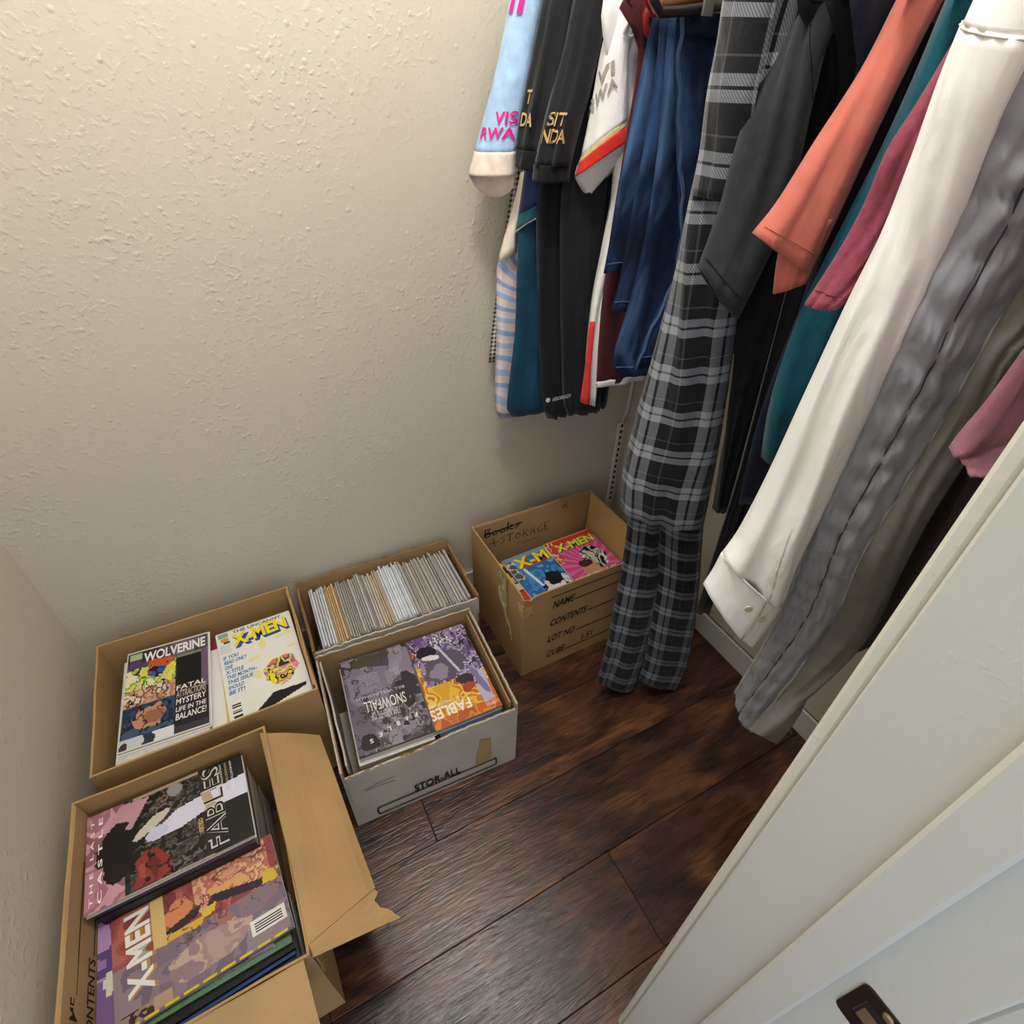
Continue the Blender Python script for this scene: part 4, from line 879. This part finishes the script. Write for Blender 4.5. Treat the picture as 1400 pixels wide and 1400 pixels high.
body('waistband', [(927, 16), (924, 50)], .772, DEN1, gw, b=.024, fold=.003, seed=24, shoulders=False, xr=1.0, N=4)
# 9 plaid flannel set
g = garment('plaid_shirt', .66, .8, .62, 'black and grey plaid flannel top hanging over plaid pants', 'shirt')
_, sf = cloth('body', rowsP([(1040, -90, 1110, -90, .72, .60), (1022, -20, 1088, -20, .72, .60), (1008, 60, 1066, 60, .72, .60), (992, 130, 1048, 130, .72, .60), (970, 215, 1034, 215, .72, .60), (945, 295, 1022, 300, .72, .60), (918, 390, 1012, 400, .72, .60), (891, 490, 1000, 500, .72, .60), (866, 580, 985, 600, .72, .60), (851, 645, 972, 670, .72, .60), (848, 692, 962, 718, .72, .60)]), PLAID, g, b=.042, bf=.05, N=40, M=16, fold=.008, ff=5, seed=31, cap=True)
_, s2 = cloth('sleeve', rowsP([(1022, -60, 1075, -60, .70, .60), (1012, 0, 1062, 0, .70, .60), (1003, 60, 1050, 60, .70, .60), (988, 130, 1034, 132, .70, .60), (975, 200, 1024, 210, .70, .60), (962, 262, 1012, 276, .70, .60)]), PLAID, g, b=.038, bf=.01, N=20, M=12, fold=.004, seed=32)
g = garment('plaid_pants', .64, .72, .07, 'black and grey plaid flannel pants almost touching the floor', 'pants')
cloth('leg', rowsP([(866, 600, 918, 610, .74, .69), (860, 690, 908, 700, .73, .685), (852, 760, 905, 765, .715, .67), (839, 830, 897, 835, .69, .645), (827, 890, 882, 897, .675, .635), (815, 932, 868, 942, .668, .632)]), PLAID2, g, b=.020, N=26, fold=.006, ff=4, seed=33)
cloth('leg', rowsP([(905, 610, 968, 625, .69, .64), (902, 700, 962, 715, .68, .63), (898, 790, 956, 800, .66, .61), (888, 860, 948, 870, .635, .588), (880, 905, 938, 912, .628, .582), (872, 928, 926, 940, .622, .578)]), PLAID2, g, b=.020, N=26, fold=.006, ff=4, seed=34)
# 10 charcoal t-shirt
g = garment('t_shirt', .58, .8, .7, 'charcoal cotton t-shirt between the plaid top and the coral t-shirt', 'shirt')
body('body', [(1120, 100), (1050, 300), (1012, 430), (1000, 520), (988, 620), (978, 700)], .578, BLKC, g, b=.012, fold=.006, seed=41)
_, sf = cloth('sleeve', rowsP([(1140, -70, 1185, -70, .61, .56), (1112, -10, 1160, -10, .61, .56), (1070, 58, 1132, 60, .61, .56), (1035, 120, 1112, 140, .61, .56), (1005, 200, 1090, 240, .61, .56), (984, 280, 1062, 330, .61, .56), (954, 364, 1010, 436, .61, .565)]), CHAR, g, b=.024, N=26, fold=.006, seed=42, low=.01)
seam('hem_stitch', sf, dots((.05, .945), (.95, .945), 10), .0008, BLKC, g)
seam('shoulder_seam', sf, dots((.5, .06), (.98, .36), 10), .001, BLKC, g)
# 11 dark long garments behind
g = garment('long_dress', .535, .8, .3, 'long black garment with its hem close to the baseboard', 'dress')
body('body', [(1150, 100), (1075, 400), (1045, 520), (1015, 640), (990, 720), (970, 780), (952, 838)], .538, BLKC, g, b=.010, fold=.007, seed=43)
g = garment('navy_shirt', .505, .8, .5, 'dark navy garment between the long black one and the teal one', 'shirt')
body('body', [(1170, 100), (1100, 400), (1062, 500), (1038, 570), (1020, 640), (1010, 690)], .505, NVY, g, b=.014, fold=.006, seed=44)
# 12 coral t-shirt
g = garment('t_shirt', .47, .8, .9, 'coral pink t-shirt with short sleeve', 'shirt')
body('body', [(1290, 60), (1230, 200), (1175, 330), (1150, 400)], .465, CORAL, g, b=.008, fold=.004, seed=45, zhem=.95)
_, sf = cloth('sleeve', rowsP([(1262, -70, 1330, -70, .488, .45), (1230, -10, 1295, -10, .488, .45), (1178, 92, 1245, 85, .488, .45), (1112, 195, 1195, 190, .488, .45), (1062, 275, 1150, 290, .488, .45), (1028, 318, 1108, 378, .488, .452)]), CORAL, g, b=.018, N=24, fold=.003, seed=46)
seam('hem_stitch', sf, dots((.04, .94), (.96, .94), 10), .0006, CORAL, g)
cloth('sleeve_back', rowsP([(1085, 290, 1140, 300, .475, .445), (1064, 345, 1120, 345, .478, .448), (1056, 402, 1102, 388, .478, .448)]), CORAL, g, b=.008, N=8, fold=.003, seed=47)
# 13 teal long garment
g = garment('teal_sweater', .43, .8, .7, 'teal knit garment between the coral and maroon t-shirts', 'sweater')
_, sf = cloth('body', rowsP([(1330, -70, 1420, -70, .445, .40), (1297, -10, 1380, -10, .445, .40), (1255, 90, 1330, 90, .445, .40), (1205, 200, 1285, 200, .445, .40), (1155, 300, 1240, 300, .445, .40), (1105, 400, 1200, 400, .445, .40), (1070, 490, 1160, 500, .445, .40), (1050, 560, 1130, 580, .445, .40), (1040, 625, 1110, 650, .445, .40)]), TEAL, g, b=.02, bf=.02, N=30, fold=.006, seed=48, cap=True)
# 14 maroon t-shirt
g = garment('t_shirt', .385, .8, .9, 'maroon heather t-shirt next to the white dress shirt', 'shirt')
body('body', [(1380, 60), (1300, 200), (1220, 340), (1180, 420)], .38, MARO, g, b=.012, fold=.004, seed=49, zhem=.85)
_, sf = cloth('sleeve', rowsP([(1375, -60, 1420, -60, .405, .37), (1345, -10, 1395, -10, .405, .37), (1300, 62, 1360, 70, .405, .37), (1250, 145, 1320, 160, .405, .37), (1212, 205, 1285, 225, .405, .37), (1180, 280, 1250, 300, .405, .37), (1145, 345, 1200, 370, .405, .37), (1099, 416, 1145, 424, .405, .372)]), MARO, g, b=.016, N=28, fold=.007, seed=50)
seam('hem_stitch', sf, dots((.04, .94), (.96, .94), 10), .0006, MARO, g)
# 15 white dress shirt
g = garment('dress_shirt', .335, .8, .7, 'white long sleeved dress shirt with two buttons on the cuff', 'shirt')
body('body', [(1440, 60), (1400, 150), (1350, 300), (1290, 450), (1250, 560)], .345, SHIRT, g, b=.010, fold=.004, seed=51, zhem=.72)
rw = [(1344, 24, 1408, 50, .365, .30), (1302, 108, 1372, 140, .365, .30), (1252, 218, 1335, 245, .365, .30), (1205, 318, 1297, 345, .365, .30), (1158, 412, 1245, 455, .365, .30), (1102, 532, 1185, 575, .365, .30), (1050, 645, 1132, 690, .365, .30), (1010, 722, 1092, 772, .362, .30), (986, 756, 1072, 824, .36, .302)]
pk = lambda s, t: .0022 * math.sin(t * 190) * max(0, 1 - abs(s - .62) / .10) * (1 if .84 < t < .97 else 0)
_, sf = cloth('sleeve', rowsP(rw), SHIRT, g, b=.030, N=60, M=20, fold=.009, ff=3.5, seed=52, disp=pk)
_, sc = cloth('cuff', rowsP([(986, 755, 1072, 823, .36, .302), (974, 778, 1050, 856, .36, .302), (961, 798, 1031, 881, .36, .302)]), SHIRT, g, b=.0325, N=10, fold=.002, seed=52)
cloth('shoulder_yoke', rowsP([(1400, -70, 1460, -60, .36, .30), (1368, -20, 1432, 0, .363, .30), (1344, 25, 1408, 51, .365, .30)]), SHIRT, g, b=.0298, N=10, fold=.002, seed=53)
seam('yoke_seam', sf, dots((.0, .004), (1, .004), 10), .0009, F('shirt_seam', 'c9c8be'), g, .0003)
seam('sleeve_placket', sf, dots((.60, .80), (.62, .99), 12), .0012, F('shirt_seam', 'c9c8be'), g, .0006)
seam('cuff_slit', sc, dots((.60, .0), (.62, 1.0), 6), .0012, F('shirt_seam2', '9a9888'), g, .0006)
seam('cuff_seam', sc, dots((.02, .03), (.98, .03), 12), .0012, F('shirt_seam', 'c9c8be'), g, .0006)
for s_, t_ in ((.46, .42), (.70, .42)):
    p = sc(s_, t_, .0005); q = sc(s_, t_, .0028); MB().tube([p, q], [.0062, .0056], 16).build('button', BUTTON, g)
# 16 grey quilted coat lining
g = garment('quilted_coat', .27, .75, .4, 'long grey quilted coat with stitched channels and frayed edge', 'coat')
LP = [(1450, -70), (1410, 20), (1338, 190), (1312, 260), (1265, 362), (1215, 472), (1168, 588), (1122, 690), (1080, 798), (1046, 880), (1008, 945)]
RP = [(1620, 30), (1560, 120), (1450, 300), (1400, 388), (1348, 470), (1298, 562), (1228, 680), (1178, 765), (1142, 848), (1088, 925), (1031, 1000)]
EP = [(1730, 60), (1640, 170), (1520, 350), (1462, 440), (1402, 492), (1350, 590), (1275, 705), (1230, 790), (1190, 868), (1112, 950), (1036, 1004)]
yl, yr_, ye = .312, .250, .215
qd = lambda s, t: (.0075 * (abs(math.sin(t * 62 + (s - .5) * 2.2 + 1.8 * noise.noise(Vector((s * 2, t * 9, 1))) + (1.1 if s > .5 else 0))) ** .6 - .5) + .005 * noise.noise(Vector((s * 9 + t * 30, t * 40 - s * 6, 3)))) * min(1, 6 * min(s, 1 - s)) - .005 * max(0, 1 - abs(s - .5) / .07)
_, sq = cloth('quilted_panel', [(at(*a, yl), at(*c, yr_)) for a, c in zip(LP, RP)], GREY, g, b=.016, bf=.01, N=120, M=26, fold=.006, ff=4, seed=61, disp=qd, cap=True)
cloth('outer_panel', [(at(*a, yr_ - .004), at(*c, ye)) for a, c in zip(RP, EP)], GREYD, g, b=.010, bf=.03, N=50, M=14, fold=.006, ff=3, seed=62, cap=True)
_, sb = cloth('back_panel', [(at(*a, yl) + np.array([.012, -.010, 0]), np.array([1.0, yl - .055, at(*a, yl)[2] + .03])) for a in LP[2:]], GREYD, g, b=.008, N=30, M=14, fold=.006, seed=63)
seam('centre_stitch', sq, [(.5, i / 60) for i in range(61)], .0012, DTHREAD, g, .0)
seam('edge_binding', sq, [(.985 + .012 * math.sin(i * 1.3), i / 80) for i in range(81)], .0030, THREAD, g, .002)
seam('edge_binding', sq, [(.03 + .012 * math.sin(i * 2.1), i / 90) for i in range(91)], .0032, THREAD, g, .001)
# 17 dusty pink sleeve and dark maroon garment by the door
g = garment('blouse', .175, .7, 1.0, 'dusty pink blouse sleeve showing behind the door jamb', 'blouse')
cloth('sleeve', rowsP([(1500, 330, 1600, 390, .195, .150), (1450, 400, 1540, 470, .195, .150), (1400, 478, 1480, 560, .195, .152), (1350, 545, 1420, 630, .195, .155), (1312, 590, 1378, 655, .195, .158), (1297, 611, 1352, 650, .195, .160)]), PINK, g, b=.014, N=24, fold=.010, ff=7, seed=71, cap=True)
body('body', [(1500, 330), (1450, 420), (1400, 520)], .155, PINK, g, b=.008, fold=.004, seed=72, zhem=1.14)
g = garment('maroon_dress', .14, .75, .35, 'dark maroon garment hanging in the shade next to the door jamb', 'dress')
body('body', [(1420, 500), (1352, 600), (1300, 690), (1250, 780), (1205, 860), (1180, 905)], .198, DMAR, g, b=.007, fold=.006, seed=73, zhem=.33)

# ------------------------------------------------------------------ rod and hangers
STEEL = mat('rod_steel', 'b8b8b4', .3, .05, 20, 0, 1, .5, .9)
rd = thing('closet_rod', (RX, .64, RZ - .03), 'metal clothes rod running along the right wall', 'rod')
MB().tube([(RX, .0725, RZ), (RX, WY - .0005, RZ)], .014, 16).build('tube', STEEL, rd, True)
for ya, yb in ((WY - .012, WY - .0004), (.0724, .084)): MB().tube([(RX, ya, RZ), (RX, yb, RZ)], .028, 20).build('end_socket', WHITE, rd, True)
HM = {'white': mat('white_plastic', 'dcdcdc', .35, .03), 'red': mat('red_plastic', '7d1f28', .35, .05), 'navy': mat('navy_plastic', '20284e', .35, .05), 'black': mat('black_plastic', '1b1b1d', .35, .05), 'wood': mat('hanger_wood', '6d4226', .5, .2, 30, 0, 1, .4, 0, (1, 8, 1))}
def hanger(y, kind, what, wide=.17, drop=.055):
    t = thing('clothes_hanger', (RX, y, 1.44), kind + ' hanger on the rod carrying the ' + what, 'hanger')
    hk = [(RX + .017 * math.cos(a), y, RZ + .0 + .017 * math.sin(a)) for a in [math.radians(d) for d in range(-20, 200, 20)]]
    hk = [(RX + .017, y, RZ - .03), *hk][::-1] if False else hk
    MB().tube([(RX, y, 1.505), (RX, y, 1.55), (RX + .012, y, 1.575), *hk], .0022, 6).build('hook', STEEL, t, True)
    r = .0045 if kind != 'wire white' else .0025
    MB().tube([(RX, y, 1.507), (RX - .08, y, 1.49), (RX - wide, y, 1.505 - drop), (RX - wide + .02, y, 1.500 - drop - .012), (RX + wide - .02, y, 1.500 - drop - .012), (RX + wide, y, 1.505 - drop), (RX + .08, y, 1.49), (RX, y, 1.507)], r, 8).build('arms', HM[kind.split()[-1]], t, True)
for y, k, w_ in ((1.172, 'white', 'checked shirt'), (1.128, 'white', 'light blue jersey'), (1.062, 'navy', 'teal jersey'), (1.018, 'black', 'rear black jersey'), (.982, 'black', 'front black jersey'),
                 (.928, 'wire white', 'white jersey'), (.885, 'navy', 'dark red garment'), (.845, 'red', 'two shorter jeans'), (.66, 'black', 'plaid top'), (.575, 'black', 'charcoal t-shirt'), (.535, 'black', 'long black garment'),
                 (.505, 'black', 'navy garment'), (.465, 'white', 'coral t-shirt'), (.425, 'white', 'teal garment'), (.38, 'white', 'maroon t-shirt'), (.325, 'white', 'white dress shirt'), (.285, 'black', 'grey quilted coat'), (.165, 'white', 'pink blouse')):
    hanger(y, k, w_, .15)
# hangers seen at the top edge: white wire corner, red loop, wooden clip hanger
t = thing('wire_hanger', (.70, .90, 1.40), 'thin white wire hanger corner beside the white jersey', 'hanger')
MB().tube([at(878, 4, .905), at(862, 22, .905), at(853, 46, .905), at(860, 51, .905), at(885, 43, .905), at(915, 30, .905)], .0024, 8).build('wire', HM['white'], t, True)
t = thing('plastic_hanger', (.72, .875, 1.40), 'dark red plastic hanger loop in front of the white wire hanger', 'hanger')
MB().tube([at(890, 2, .872), at(883, 20, .872), at(883, 40, .872), at(890, 50, .872), at(905, 50, .872), at(918, 42, .872), at(928, 20, .872)], .0058, 10).build('loop', HM['red'], t, True)
t = thing('plastic_hanger', (.70, .915, 1.40), 'dark navy plastic hanger end behind the white wire hanger', 'hanger')
MB().tube([at(868, -10, .922), at(865, 25, .922), at(870, 42, .922), at(885, 38, .922), at(902, 24, .922)], .005, 10).build('loop', HM['navy'], t, True)
t = thing('clip_hanger', (.80, .765, 1.40), 'wooden pants hanger with black end clamp and metal clip', 'hanger')
p0 = at(903, 4, .765); p1 = at(1010, -14, .765)
MB().tube([p0, p0 * .5 + p1 * .5, p1], .0085, 10).build('wooden_bar', HM['wood'], t, True)
MB().tube([at(899, -25, .75), at(894, 0, .75), at(903, 17, .75), at(935, 15, .75), at(968, 10, .75), at(1008, 2, .75)], .006, 10).build('clamp', HM['black'], t, True)
q = at(967, -20, .735); q2 = at(966, 22, .735)
MB().box(q2[0] - .008, q2[0] + .008, .733, .737, q2[2], q[2] + .03).build('metal_clip', STEEL, t)
MB().tube([p0 * .5 + p1 * .5, (RX, .765, 1.52), (RX, .765, 1.585)], .0025, 6).build('hook', STEEL, t, True)

# a little yaw for the STOR-ALL box, which stands slightly askew
ts.rotation_euler.z = math.radians(-3.5); ts.location.y += .008; ts.location.x += .003
tb.rotation_euler.z = math.radians(-2.0)
